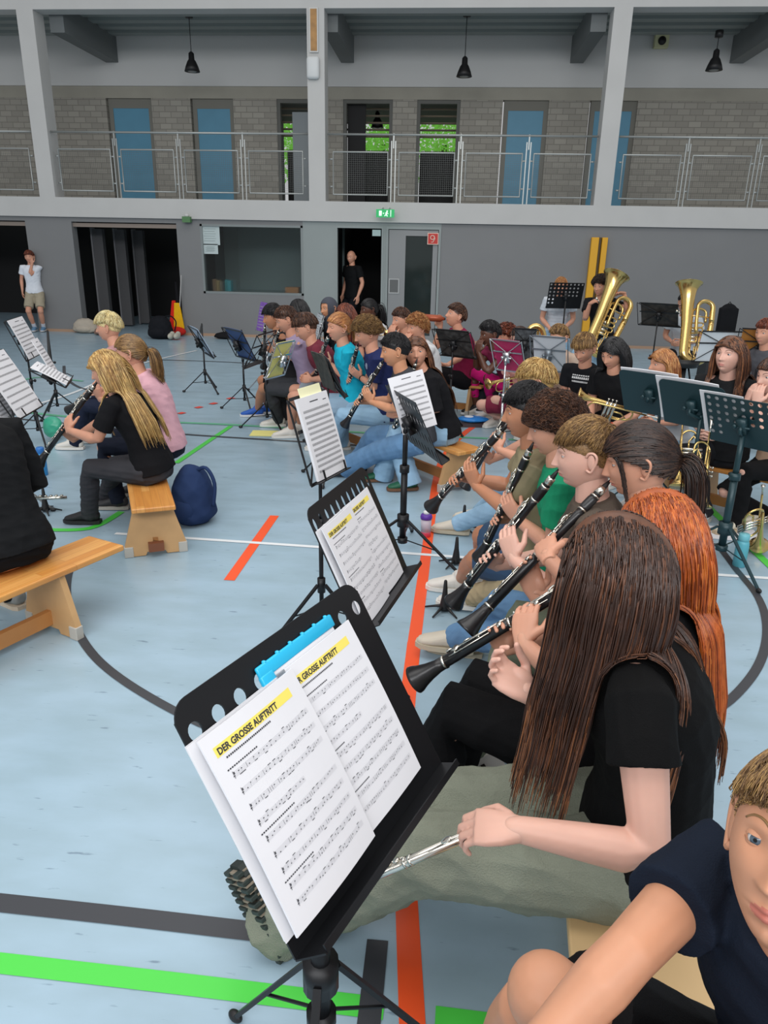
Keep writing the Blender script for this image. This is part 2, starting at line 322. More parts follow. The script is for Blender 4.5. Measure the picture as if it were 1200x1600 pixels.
# exit sign
A = at_y(588, 327, W-.3); B = at_y(616, 340, W-.3)
t = thing('exit_sign', [(A[0]+B[0])/2, W-.3, A[2]], 'glowing green emergency exit sign hanging under the gallery edge above the door', 'exit sign')
mb = MB(); cx = (A[0]+B[0])/2; cz = (A[2]+B[2])/2; wd = B[0]-A[0]; hg = A[2]-B[2]
mb.box([cx, W-.3, cz], [wd, .06, hg]); mb.build('sign_panel', mat('exit_green', '128a4c', .4, emit=('18b060', .6)), t, smooth=False)
mb = MB(); yy = W-.333
mb.box([cx-.085, yy, cz], [.05, .004, .085]); mb.box([cx+.1, yy, cz], [.012, .004, .11]); mb.ell([cx+.035, yy, cz+.035], [.014, .004, .014]); mb.tube([[cx+.03, yy, cz+.02], [cx+.02, yy, cz-.015], [cx+.04, yy, cz-.05]], .01, 6); mb.tube([[cx+.02, yy, cz-.015], [cx-.01, yy, cz-.045]], .008, 6); mb.tube([[cx, yy, cz+.0], [cx+.03, yy, cz+.015], [cx+.055, yy, cz-.01]], .007, 6)
mb.tube([[cx-.04, yy, cz], [cx-.02, yy, cz]], .008, 6)
mb.build('pictogram', mat('exit_white', 'e8fff2', .4, emit=('e8fff2', .7)), t)
mb = MB(); mb.box([cx-.06, W-.15, cz+hg/2+.03], [.02, .3, .02]); mb.box([cx+.06, W-.15, cz+hg/2+.03], [.02, .3, .02]); mb.build('bracket', WHITE, t, smooth=False)
# small green lamp box left of window
A = at_y(292, 343, W-.1); t = MB(); t.box([A[0], W-.1, A[2]], [.15, .1, .1]); t.ell([A[0], W-.1, A[2]+.07], [.04, .03, .03], m=1)
tag(t.build('signal_lamp', [mat('signal_green', '4f7a4c', .5), WHITE], smooth=False), 'small green signal box under the gallery edge above the office window', 'lamp')
# yellow post
A = at_y(938, 371, W-.08); t = MB(); B = at_y(915, 520, W-.08)
t.box([A[0]-.085, W-.06, A[2]/2], [.13, .1, A[2]]); t.box([A[0]+.085, W-.06, A[2]/2], [.10, .1, A[2]]); t.box([A[0]+.005, W-.04, A[2]/2], [.05, .06, A[2]], m=1)
tag(t.build('post', [mat('post_yellow', 'dba21c', .5), mat('post_dark', '4c3b1a', .5)], smooth=False, bevel=.008), 'tall yellow padded post standing against the grey wall behind the tuba player', 'post')
# deck, columns, gallery
mb = MB(); wallbox(mb, XL, XR, W-.06, GB+.2, DECK0, DECK1); wallbox(mb, XL, XR, W-.06, W+.25, TOPB, TOPB+.9)
mb.build('trim_gallery_edge', WHT, smooth=False, kind='structure')
for i, x in enumerate([-12.6, -7.53, -2.45, 2.62, 7.7]):
    mb = MB(); wallbox(mb, x-.15, x+.15, W-.06, W+.30, DECK1, TOPB); mb.build('column_%s' % 'abcde'[i], WHT, smooth=False, kind='structure')
BR = bpy.data.materials.new('sand_lime_brick'); BR.use_nodes = True; nt = BR.node_tree; b = nt.nodes['Principled BSDF']
tc = nt.nodes.new('ShaderNodeTexCoord'); mp = nt.nodes.new('ShaderNodeMapping'); mp.inputs['Rotation'].default_value = (math.radians(90), 0, 0)
bt = nt.nodes.new('ShaderNodeTexBrick'); bt.inputs['Scale'].default_value = 1.0; bt.inputs['Brick Width'].default_value = .25; bt.inputs['Row Height'].default_value = .11; bt.inputs['Mortar Size'].default_value = .008
bt.inputs['Color1'].default_value = lin('a09d94')+(1,); bt.inputs['Color2'].default_value = lin('908d85')+(1,); bt.inputs['Mortar'].default_value = lin('807d76')+(1,)
nt.links.new(tc.outputs['Object'], mp.inputs['Vector']); nt.links.new(mp.outputs['Vector'], bt.inputs['Vector']); nt.links.new(bt.outputs['Color'], b.inputs['Base Color']); b.inputs['Roughness'].default_value = .9
# gallery openings (x0,x1,kind)
def gx(px, py=230): return at_y(px, py, GB)[0]
OPEN = [(gx(165, 155), gx(236, 155), 'blue'), (gx(297, 155), gx(364, 155), 'blue'), (gx(432, 158), gx(492, 158), 'open'), (gx(536, 158), gx(614, 158), 'open'), (gx(652, 160), gx(720, 160), 'open'), (gx(786, 160), gx(858, 160), 'blue'), (gx(922, 160), gx(997, 160), 'blue')]
LT = at_y(500, 155, GB)[2]; BT = at_y(500, 136, GB)[2]
mb = MB(); xs = XL
for a, c, k in OPEN: wallbox(mb, xs, a, GB, GB+.2, DECK1, LT); xs = c
wallbox(mb, xs, XR, GB, GB+.2, DECK1, LT)
mb.build('wall_gallery', BR, smooth=False, kind='structure')
mb = MB(); wallbox(mb, XL, XR, GB-.01, GB+.2, LT, BT); mb.build('trim_lintel', mat('lintel', '9b988d', .8, noise=.06, nscale=2), smooth=False, kind='structure')
mb = MB(); wallbox(mb, XL, XR, GB-.05, GB+.2, BT, TOPB+1.2); mb.build('wall_gallery_upper', mat('gallery_upper_paint', 'c8c9c8', .8), smooth=False, kind='structure')
BLUE = mat('blue_panel', '508aa6', .5, noise=.04, nscale=3)
wn = 2
for a, c, k in OPEN:
    if k == 'blue':
        t = MB(); frame_rect(t, a+.03, c, DECK1, LT, .09, GB+.05, GB+.15); f = t.build('window_%d' % wn, mat('niche_frame', '77766f', .8), smooth=False, kind='structure')
        t = MB(); wallbox(t, a+.12, c-.09, GB+.06, GB+.12, DECK1, LT-.18); t.build('panel', BLUE, f, smooth=False)
        t = MB(); wallbox(t, a+.12, c-.09, GB+.05, GB+.14, LT-.18, LT-.09); t.build('lintel', mat('niche_frame', '77766f', .8), f, smooth=False)
    else:
        t = MB(); frame_rect(t, a, c, DECK1, LT, .07, GB+.02, GB+.15); f = t.build('window_%d' % wn, mat('open_frame', '5e5f5b', .7), smooth=False, kind='structure')
        t = MB()
        for z in np.arange(LT-.62, LT-.08, .13): t.box([(a+c)/2, GB+.5, z], [c-a, .12, .025])
        t.build('louvre', mat('louvre_wood', '6e6250', .7), f, smooth=False)
        t = MB()
        for x in np.arange(a+.1, c-.05, .034): t.box([x, GB+.62, DECK1+.6], [.024, .03, 1.2])
        t.box([(a+c)/2, GB+.70, DECK1+.58], [c-a-.12, .03, 1.16]); t.build('screen', mat('screen_dark', '1d1e1e', .7), f, smooth=False)
    wn += 1
t = MB(); x = gx(476, 230); wallbox(t, x-.3, x+.35, GB+.25, GB+.3, DECK1, LT-.2); t.build('door_3', mat('open_door_grey', '90989c', .6), smooth=False, kind='structure')
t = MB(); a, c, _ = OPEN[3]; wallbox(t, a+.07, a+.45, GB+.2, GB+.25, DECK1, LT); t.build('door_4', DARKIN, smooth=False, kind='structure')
# passage behind openings: side walls + greenery
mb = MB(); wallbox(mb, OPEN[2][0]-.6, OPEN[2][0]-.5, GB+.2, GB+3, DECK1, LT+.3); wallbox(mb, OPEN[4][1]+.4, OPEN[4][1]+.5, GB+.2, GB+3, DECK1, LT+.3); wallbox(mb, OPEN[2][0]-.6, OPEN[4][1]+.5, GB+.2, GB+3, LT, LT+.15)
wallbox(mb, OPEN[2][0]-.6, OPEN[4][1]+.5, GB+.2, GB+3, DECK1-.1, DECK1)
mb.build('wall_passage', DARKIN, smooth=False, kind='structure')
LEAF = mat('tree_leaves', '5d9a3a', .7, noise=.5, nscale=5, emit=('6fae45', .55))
r2 = np.random.default_rng(3)
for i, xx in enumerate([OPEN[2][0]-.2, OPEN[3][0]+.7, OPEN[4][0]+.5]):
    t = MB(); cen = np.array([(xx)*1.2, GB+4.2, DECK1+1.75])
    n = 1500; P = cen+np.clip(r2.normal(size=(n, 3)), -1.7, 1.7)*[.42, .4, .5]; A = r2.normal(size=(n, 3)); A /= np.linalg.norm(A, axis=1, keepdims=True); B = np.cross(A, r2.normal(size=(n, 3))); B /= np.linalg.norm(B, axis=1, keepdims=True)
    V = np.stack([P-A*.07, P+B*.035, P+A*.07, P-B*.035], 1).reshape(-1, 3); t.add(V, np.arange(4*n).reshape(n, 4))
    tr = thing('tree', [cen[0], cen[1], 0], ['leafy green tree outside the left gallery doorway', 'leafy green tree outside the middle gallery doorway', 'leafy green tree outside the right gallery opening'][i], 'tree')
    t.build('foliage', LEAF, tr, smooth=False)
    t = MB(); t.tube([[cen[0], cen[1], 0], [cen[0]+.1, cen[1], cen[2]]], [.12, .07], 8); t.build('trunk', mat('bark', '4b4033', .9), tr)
# ceiling of the gallery: corrugated, beams
mb = MB(); P = []
n = 12; ys = np.linspace(W+.25, GB, n)
zc = 5.62
for i in range(n-1): wallbox(mb, XL, XR, ys[i], ys[i+1], zc+(0 if i % 2 else .12), zc+.2)
mb.build('ceiling', mat('ceiling_trapezoid', '8c9492', .6), smooth=False, kind='structure')
for i, x in enumerate([-12.4, -7.15, -2.25, 2.3, 5.35]):
    mb = MB(); wallbox(mb, x-.13, x+.13, W+.3, GB-.05, 5.18, zc+.02); mb.build('trim_beam_%s' % 'abcde'[i], DGREY, smooth=False, kind='structure')
# railings per bay
def railing(xa, xb, npan, label):
    t = thing('railing', [(xa+xb)/2, W+.02, DECK1], label, 'railing', 'gallery railings'); y = W+.02
    h = MB(); h.tube([[xa, y, DECK1+1.1], [xb, y, DECK1+1.1]], .018, 8); h.build('handrail', GREYM, t)
    xs = np.linspace(xa, xb, npan+1)
    for i, x in enumerate(xs[1:-1]):
        p = MB(); 
        for dx in (-.035, .035): p.box([x+dx, y, DECK1+.5], [.018, .02, 1.0+.0])
        p.box([x, y, DECK1+1.0], [.02, .02, .24]); p.build('post', GREYM, t, smooth=False)
    for i in range(npan):
        a, c = xs[i]+.10, xs[i+1]-.10; p = MB(); r = .016
        p.tube([[a, y, DECK1+.12], [c, y, DECK1+.12], [c, y, DECK1+.82], [a, y, DECK1+.82]], r, 6, closed=True, ref=[0, 1, 0])
        for z in (.25, .7):
            for e, s_ in ((a, -1), (c, 1)): p.box([e+s_*.035, y, DECK1+z], [.06, .015, .025])
        f = p.build('frame', GREYM, t)
        p = MB(); 
        for x in np.arange(a+.02, c, .035): p.box([x, y, DECK1+.47], [.0025, .002, .69])
        for z in np.arange(DECK1+.14, DECK1+.81, .035): p.box([(a+c)/2, y, z], [c-a, .002, .0025])
        p.build('mesh_infill', mat('mesh_wire', '6a6d6b', .5, .5), f, smooth=False)
railing(-12.4, -7.72, 4, 'grey mesh railing left of the leftmost column')
railing(-7.36, -2.62, 4, 'grey mesh railing in front of the two blue panels on the left')
railing(-2.27, 2.45, 4, 'grey mesh railing between the middle and right columns, in front of the open doorways')
railing(2.80, 7.5, 4, 'grey mesh railing right of the rightmost column')
# pendant lamps
def pendant(px, pytop, pybot, y, label):
    A = at_y(px, pytop, y); B = at_y(px, pybot, y); t = thing('pendant_lamp', [A[0], y, A[2]], label, 'lamp', 'black pendant lamps')
    x = A[0]; top = max(A[2], B[2]+.5)
    m = MB(); m.tube([[x, y, top+.04], [x, y, top-.06]], .07, 12); m.build('canopy', BLACKP, t)
    m = MB(); m.tube([[x, y, top], [x, y, B[2]+.3]], .007, 6); m.build('cord', BLACKP, t)
    z = B[2]; m = MB(); m.tube([[x, y, z+.33], [x, y, z+.30], [x, y, z+.2], [x, y, z+.17], [x, y, z+.08], [x, y, z], [x, y, z+.01]], [.02, .05, .055, .08, .12, .145, .13], 20); m.build('lamp_shade', BLACKP, t)
    m = MB(); m.ell([x, y, z+.02], [.09, .09, .04]); m.build('bulb', mat('bulb_off', '8f8f8c', .3), t)
pendant(295, 22, 112, W+1.2, 'black pendant lamp hanging between left and middle columns')
pendant(730, 20, 120, W+1.2, 'black pendant lamp hanging between middle and right columns')
pendant(1124, 52, 110, W+.9, 'black pendant lamp hanging in front of the grey beam on the right')
pendant(590, 165, 200, GB+1.4, 'black pendant lamp hanging inside the open doorway behind the gallery')
# things on the middle column
A = at_y(490, 12, W-.08); B = at_y(490, 82, W-.08)
t = MB(); t.box([A[0], W-.08, (A[2]+B[2])/2], [.15, .04, A[2]-B[2]], m=1); t.box([A[0], W-.102, (A[2]+B[2])/2], [.11, .01, A[2]-B[2]-.04]); tag(t.build('wall_panel', [mat('wood_panel', 'a97f4c', .6, noise=.2, nscale=8), WHITE], smooth=False), 'narrow wooden board fixed at the top of the middle column', 'panel')
A = at_y(489, 88, W-.1); B = at_y(489, 124, W-.1)
t = MB(); t.box([A[0], W-.11, (A[2]+B[2])/2], [.22, .1, A[2]-B[2]]); tag(t.build('loudspeaker', mat('speaker_white', 'cfd2d2', .5), smooth=True, bevel=.045), 'white rounded loudspeaker on the middle column below the wooden board', 'speaker')
A = at_y(1033, 65, GB-.15); t = thing('wall_speaker', A, 'small cream box with a round black front high on the white gallery wall', 'speaker')
m = MB(); m.box(A, [.26, .14, .22]); m.build('housing', mat('cream_box', 'c4c49c', .6), t, smooth=False); m = MB(); m.tube([A+[0, -.06, 0], A+[0, -.085, 0]], .075, 20); m.build('cone', BLACKP, t); m = MB(); m.tube([A+[.05, 0, .1], A+[.05, 0, .3]], .01, 6); m.build('bracket', BLACKP, t)
# ------------------------------------------------------------ people
SKIN = {'light': mat('skin_light', 'cd957b', .5, noise=.06, nscale=14, sss=.12), 'pale': mat('skin_pale', 'd6a795', .5, noise=.05, nscale=14, sss=.12),
        'tan': mat('skin_tan', 'b97f5f', .5, noise=.06, nscale=14, sss=.1), 'warm': mat('skin_warm', 'c28b6c', .5, noise=.06, nscale=14, sss=.1), 'olive': mat('skin_olive', 'c98f6c', .5, noise=.06, nscale=14, sss=.1), 'brown': mat('skin_brown', '5d3a2b', .45, noise=.06, nscale=14, sss=.05)}
LIPS = {k: mat('lips_'+k, c, .45) for k, c in dict(warm='b86a5a', light='c47d70', pale='c9857a', tan='8f4f42', olive='a0584c', brown='4a2622').items()}
EYEW = mat('eye_white', 'd8d4d0', .2); IRIS = mat('eye_iris', '4d5a66', .15); PUPIL = mat('eye_pupil', '0a0a0a', .1)
HAIRC = dict(brown=('2c1a13', '4a2e20', '6b4630'), dkbrown=('1c1210', '33211a', '4a3428'), black=('08080a', '131215', '222024'), ginger=('7a3410', 'a8501c', 'c66e2c'),
             blond=('8a6638', 'b08c52', 'd4b678'), dkblond=('5c4226', '80603a', 'a5824f'), white=('b09a68', 'd6c48e', 'efe2b4'), auburn=('4a2014', '6e3320', '8d4a30'), copper=('8a5028', 'b07848', 'c9975f'), longbrown=('38231a', '5e3a26', '93603e'))
def hairmats(c): return [mat('hair_%s_%d' % (c, i), h, .42, noise=.25, nscale=30) for i, h in enumerate(HAIRC[c])]
CL = {}
def cloth(c, rough=.85):
    return mat('fabric_'+c, c, rough, noise=.07, nscale=9, bump=.25, bscale=420, spec=.15)
def denim(c): return mat('denim_'+c, c, .85, noise=.22, nscale=5, bump=.3, bscale=500)

def get_arrays(me):
    n = len(me.vertices); V = np.empty(n*3); me.vertices.foreach_get('co', V); V = V.reshape(-1, 3)
    e = np.empty(len(me.edges)*2, dtype=np.int64); me.edges.foreach_get('vertices', e); return V, e.reshape(-1, 2)
def lap(V, E, it, lam=.5):
    n = len(V); deg = np.bincount(E.ravel(), minlength=n).astype(float)[:, None]; deg[deg == 0] = 1
    for _ in range(it):
        S = np.zeros_like(V)
        for k in range(3): S[:, k] = np.bincount(E[:, 0], V[E[:, 1], k], n)+np.bincount(E[:, 1], V[E[:, 0], k], n)
        V = V+lam*(S/deg-V)
    return V
def remesh(mb, vox, it=3, off=None):
    me = bpy.data.meshes.new('tmp'); me.from_pydata(mb.verts().tolist(), [], mb.F); o = bpy.data.objects.new('tmp', me); COL.objects.link(o)
    m = o.modifiers.new('r', 'REMESH'); m.mode = 'VOXEL'; m.voxel_size = vox; m.use_smooth_shade = True
    dg = bpy.context.evaluated_depsgraph_get(); r = bpy.data.meshes.new_from_object(o.evaluated_get(dg))
    V, E = get_arrays(r); V = lap(V, E, it)
    nq = len(r.polygons); F = [tuple(p.vertices) for p in r.polygons]
    N = None
    if off is not None:
        r.vertices.foreach_set('co', V.ravel()); r.update(); N = np.empty(len(V)*3); r.vertices.foreach_get('normal', N); N = N.reshape(-1, 3)
        V = V+N*off(V)[:, None]
    bpy.data.objects.remove(o); bpy.data.meshes.remove(me); bpy.data.meshes.remove(r)
    return V, F
def wrinkle(seed, amp, freq=1.0):
    r = np.random.default_rng(seed); K = r.normal(size=(7, 3))*np.array([22, 22, 34])*freq; ph = r.uniform(0, 6.28, 7)
    K2 = r.normal(size=(4, 3))*9
    def f(V):
        w = np.zeros(len(V)); d = np.sin(V@K2.T).sum(1)*.8
        for k in range(7): w += 1-2*np.abs(np.sin(V@K[k]+ph[k]+d))**.8
        return w/7*amp
    return f

def head_pt(D):
    """unit directions (x left, y forward, z up) -> head surface, metres, adult"""
    x, y, z = D[:, 0], D[:, 1], D[:, 2]
    X = x*.075; Y = y*.094; Z = z*.114
    t = np.clip(-z, 0, 1)
    X = X*(1-.30*t**1.6); X = X*(1+.04*np.clip(z, 0, 1))
    Y = np.where(y > 0, Y*(1-.03*t)+.010*t*y, Y*(1-.42*np.clip((t-.15)/.85, 0, 1)))
    Y = np.where(y < 0, Y*1.07, Y)
    fr = np.clip(y*1.6, 0, 1)
    g = lambda a, b, c, d: np.exp(-((np.abs(X)-a)/c)**2-((Z-b)/d)**2)
    g0 = lambda b, c, d: np.exp(-(X/c)**2-((Z-b)/d)**2)
    dY = .0035*g(.028, .030, .022, .009) - .0095*g(.032, .012, .016, .011) + .0035*g(.040, -.018, .02, .018)
    ramp = np.clip((.022-Z)/.046, 0, 1)*(1/(1+np.exp((-.031-Z)/.0022)))
    wn = .0075+.006*ramp**2
    dY += (.003+.021*ramp**1.3)*np.exp(-(X/wn)**2)*(Z < .03)*np.where(Z > .022, np.exp(-((Z-.022)/.012)**2), 1)
    dY += .004*g(.012, -.027, .006, .007)
    dY += .0062*g0(-.050, .020, .0048)+.0068*g0(-.060, .017, .0055)-.0035*g0(-.0545, .022, .0016)
    dY += .008*g0(-.088, .02, .013)-.003*g0(-.072, .02, .005)
    Y = Y+dY*fr
    return np.c_[X, Y, Z]
def sphere_dirs(nu, nv):
    th = np.linspace(-np.pi/2, np.pi/2, nv+1)[1:-1]; ph = np.linspace(0, 2*np.pi, nu, endpoint=False)
    T, Pp = np.meshgrid(th, ph, indexing='ij')
    D = np.stack([np.cos(T)*np.cos(Pp), np.cos(T)*np.sin(Pp), np.sin(T)], -1).reshape(-1, 3)
    D = np.vstack([[0, 0, -1], D, [0, 0, 1]])
    F = [(0, 1+(k+1) % nu, 1+k) for k in range(nu)]
    for i in range(nv-2):
        for k in range(nu): a = 1+i*nu+k; b = 1+i*nu+(k+1) % nu; F.append((a, b, b+nu, a+nu))
    e = 1+(nv-2)*nu; F += [(e+k, e+(k+1) % nu, len(D)-1) for k in range(nu)]
    return D, F
def scalp(D, low=-.55, front=.52, side=.02):
    y, z = D[:, 1], D[:, 2]
    thr = np.where(y > 0, side+(front-side)*np.clip(y, 0, 1)**.8, side+(low-side)*np.clip(-y, 0, 1)**.7)
    return z-thr
def frame_of(hf, hu):
    hf = nrm(hf); hs = nrm(np.cross(hu, hf)); hu = np.cross(hf, hs); return np.array([hs, hf, hu])  # rows: left, fwd, up
def rot(v, ax, deg):
    a = math.radians(deg); ax = nrm(ax); v = np.asarray(v, float); return v*math.cos(a)+np.cross(ax, v)*math.sin(a)+ax*(ax@v)*(1-math.cos(a))

def build_head(mb, c, Fm, s, det, skin, open_eyes=True, glance=(0, 0)):
    nu, nv = {3: (180, 150), 2: (110, 90), 1: (64, 50), 0: (44, 34)}[det]
    D, F = sphere_dirs(nu, nv); P = head_pt(D)
    FM = np.zeros(len(F), int); cen = np.array([P[list(f)].mean(0) for f in F])
    lip = (cen[:, 1] > .05) & ((cen[:, 0]/.021)**2+((cen[:, 2]+.0548)/np.where(cen[:, 2] > -.0548, .0078, .0095))**2 < 1); FM[lip] = 1
    mb.add(c+(P@Fm)*s, F, FM)
    ns = {3: 32, 2: 24, 1: 16, 0: 12}[det]
    for sx in (-1, 1):
        ey = head_pt(nrm(np.array([sx*.42, .9, .11]))[None])[0]; e = np.array([sx*.031, ey[1]-.0075, .012])
        gz = nrm([glance[0], 1, glance[1]]); a = nrm(np.cross(gz, [0, 0, 1])); b = np.cross(a, gz)
        Dn, Fn = sphere_dirs(ns, ns); Q = Dn[:, 0:1]*a+Dn[:, 1:2]*b+Dn[:, 2:3]*gz
        fc = np.array([Dn[list(f)].mean(0) for f in Fn]); ang = np.arccos(np.clip(fc[:, 2]/np.linalg.norm(fc, axis=1), -1, 1))
        fm = np.where(ang < .24, 4, np.where(ang < .54, 3, 2)); mb.add(c+((e+Q*.0122)@Fm)*s, Fn, fm)
        # lids: dome pieces
        ld, lf = sphere_dirs(ns, ns)
        R = .0137; up = [f for f in lf if True]
        el = np.degrees(np.arctan2(ld[:, 2], np.abs(ld[:, 1])+1e-6)); ok = (ld[:, 1] > -.2)
        for (lo, hi) in ((16 if open_eyes else -14, 91), (-91, -16)):
            bend = 1-.45*(ld[:, 0]**2)
            inside = ok & (el > lo*bend) & (el < 91) if hi > 0 else ok & (el < hi*bend)
            fs = [f for f in lf if all(inside[list(f)])]
            if fs: mb.add(c+((e+ld*np.array([R*1.12, R, R]))@Fm)*s, fs, 0)
        # ear
        er = np.array([sx*.0735, -.006, -.004]); pts = []
        for t in np.linspace(-150, 120, 12):
            tt = math.radians(t); pts.append(er+np.array([sx*(.006+.004*math.cos(tt-2)), -.006-.015*math.cos(tt+2.6)*1.0-.004, .030*math.sin(tt)*(1 if math.sin(tt) > 0 else .85)]))
        pts = [er+np.array([sx*.001, .010, -.024]), er+np.array([sx*.007, -.002, -.031]), er+np.array([sx*.012, -.012, -.016]), er+np.array([sx*.017, -.021, .004]), er+np.array([sx*.018, -.022, .020]), er+np.array([sx*.014, -.013, .031]), er+np.array([sx*.008, .001, .030]), er+np.array([sx*.002, .009, .018])]
        pp = smooth_path(pts, 4); mb.tube(c+(pp@Fm)*s, np.full(len(pp), .0042*s), 8)
        A = np.array([nrm([sx*.45, -.9, 0]), [0, 0, 1], nrm([sx*.9, .45, 0])])
        mb.ell(c+((er+[sx*.008, -.006, .002])@Fm)*s, np.array([.014, .026, .0045])*s, A@Fm, 0, 14, 8)
def build_hand(mb, w, d, n, side, s, curl=.6, splay=.06, vox=.003, thumb=.5, spreads=None):
    """w wrist, d finger direction, n palm normal, side +1 left hand / -1 right hand"""
    d = nrm(d); n = nrm(n-d*(np.asarray(n)@d)); th = np.cross(n, d)*side
    h = MB()
    rings = []
    for t, a, b in ((-.02, .022, .017), (0, .026, .019), (.03, .036, .017), (.062, .041, .015), (.085, .040, .012)): rings.append((w+d*t*s, th, n, a*s, b*s))
    h.loft(rings, seg=16)
    h.ell(w+(d*.035+th*.022+n*.008)*s, np.array([.03, .017, .015])*s, [d, th, n])
    L = (.072, .080, .074, .058); O = (.029, .0095, -.010, -.029)
    for i in range(4):
        c = curl if not hasattr(curl, '__len__') else curl[i]
        base = w+(d*(.084-.004*abs(i-1.3))+th*O[i])*s; dd = nrm(d+th*(O[i]*splay*60)*.25); ang = [c*38, c*95, c*140]
        pts = [base-dd*.012*s, base]; p = base
        for k, f in enumerate((.46, .30, .24)):
            a = math.radians(ang[k]); p = p+(dd*math.cos(a)+n*math.sin(a))*L[i]*f*s; pts.append(p)
        h.tube(pts, np.array([.0095, .0092, .0082, .0075, .0062])*s*(1 if i < 3 else .88), 10, caps='round')
    b = w+(d*.022+th*.026)*s; t1 = nrm(d*.65+th*.75+n*.35); t2 = nrm(d*(.9-thumb*.2)+th*(.45-thumb*.7)+n*(.2+thumb*.5)); 
    h.tube([b, b+t1*.036*s, b+(t1*.036+t2*.030)*s, b+(t1*.036+nrm(t2+n*.1)*.054)*s], np.array([.0135, .0115, .0098, .0075])*s, 10, caps='round')
    V, F = remesh(h, vox*s, 2); mb.add(V, F, 0)
def ik(a, b, l1, l2, hint):
    d = b-a; L = np.linalg.norm(d); L2 = min(L, (l1+l2)*.995); 
    u = d/L; b2 = a+u*L2; x = (l1*l1-l2*l2+L2*L2)/(2*L2); h = math.sqrt(max(l1*l1-x*x, 0)); hp = hint-u*(np.asarray(hint)@u); hp = nrm(hp)
    return a+u*x+hp*h, b2
def strands_mesh(mb, P, rad, mats, seg=3):
    """P (N,K,3)"""
    N, K, _ = P.shape; T = np.gradient(P, axis=1); T /= np.linalg.norm(T, axis=2, keepdims=True)+1e-9
    ref = np.array([.31, .52, .79]); U = np.cross(T, ref); U /= np.linalg.norm(U, axis=2, keepdims=True)+1e-9; Wv = np.cross(T, U)
    a = np.linspace(0, 2*np.pi, seg, endpoint=False)
    V = P[:, :, None]+rad[:, :, None, None]*(np.cos(a)[None, None, :, None]*U[:, :, None]+np.sin(a)[None, None, :, None]*Wv[:, :, None])
    idx = np.arange(N*K*seg).reshape(N, K, seg); i0 = idx[:, :-1]; i1 = idx[:, 1:]
    F = np.stack([i0, np.roll(i0, -1, 2), np.roll(i1, -1, 2), i1], -1).reshape(-1, 4)
    m = np.repeat(mats, (K-1)*seg) if np.ndim(mats) == 1 else np.repeat(mats.ravel(), seg); mb.add(V.reshape(-1, 3), F, m)
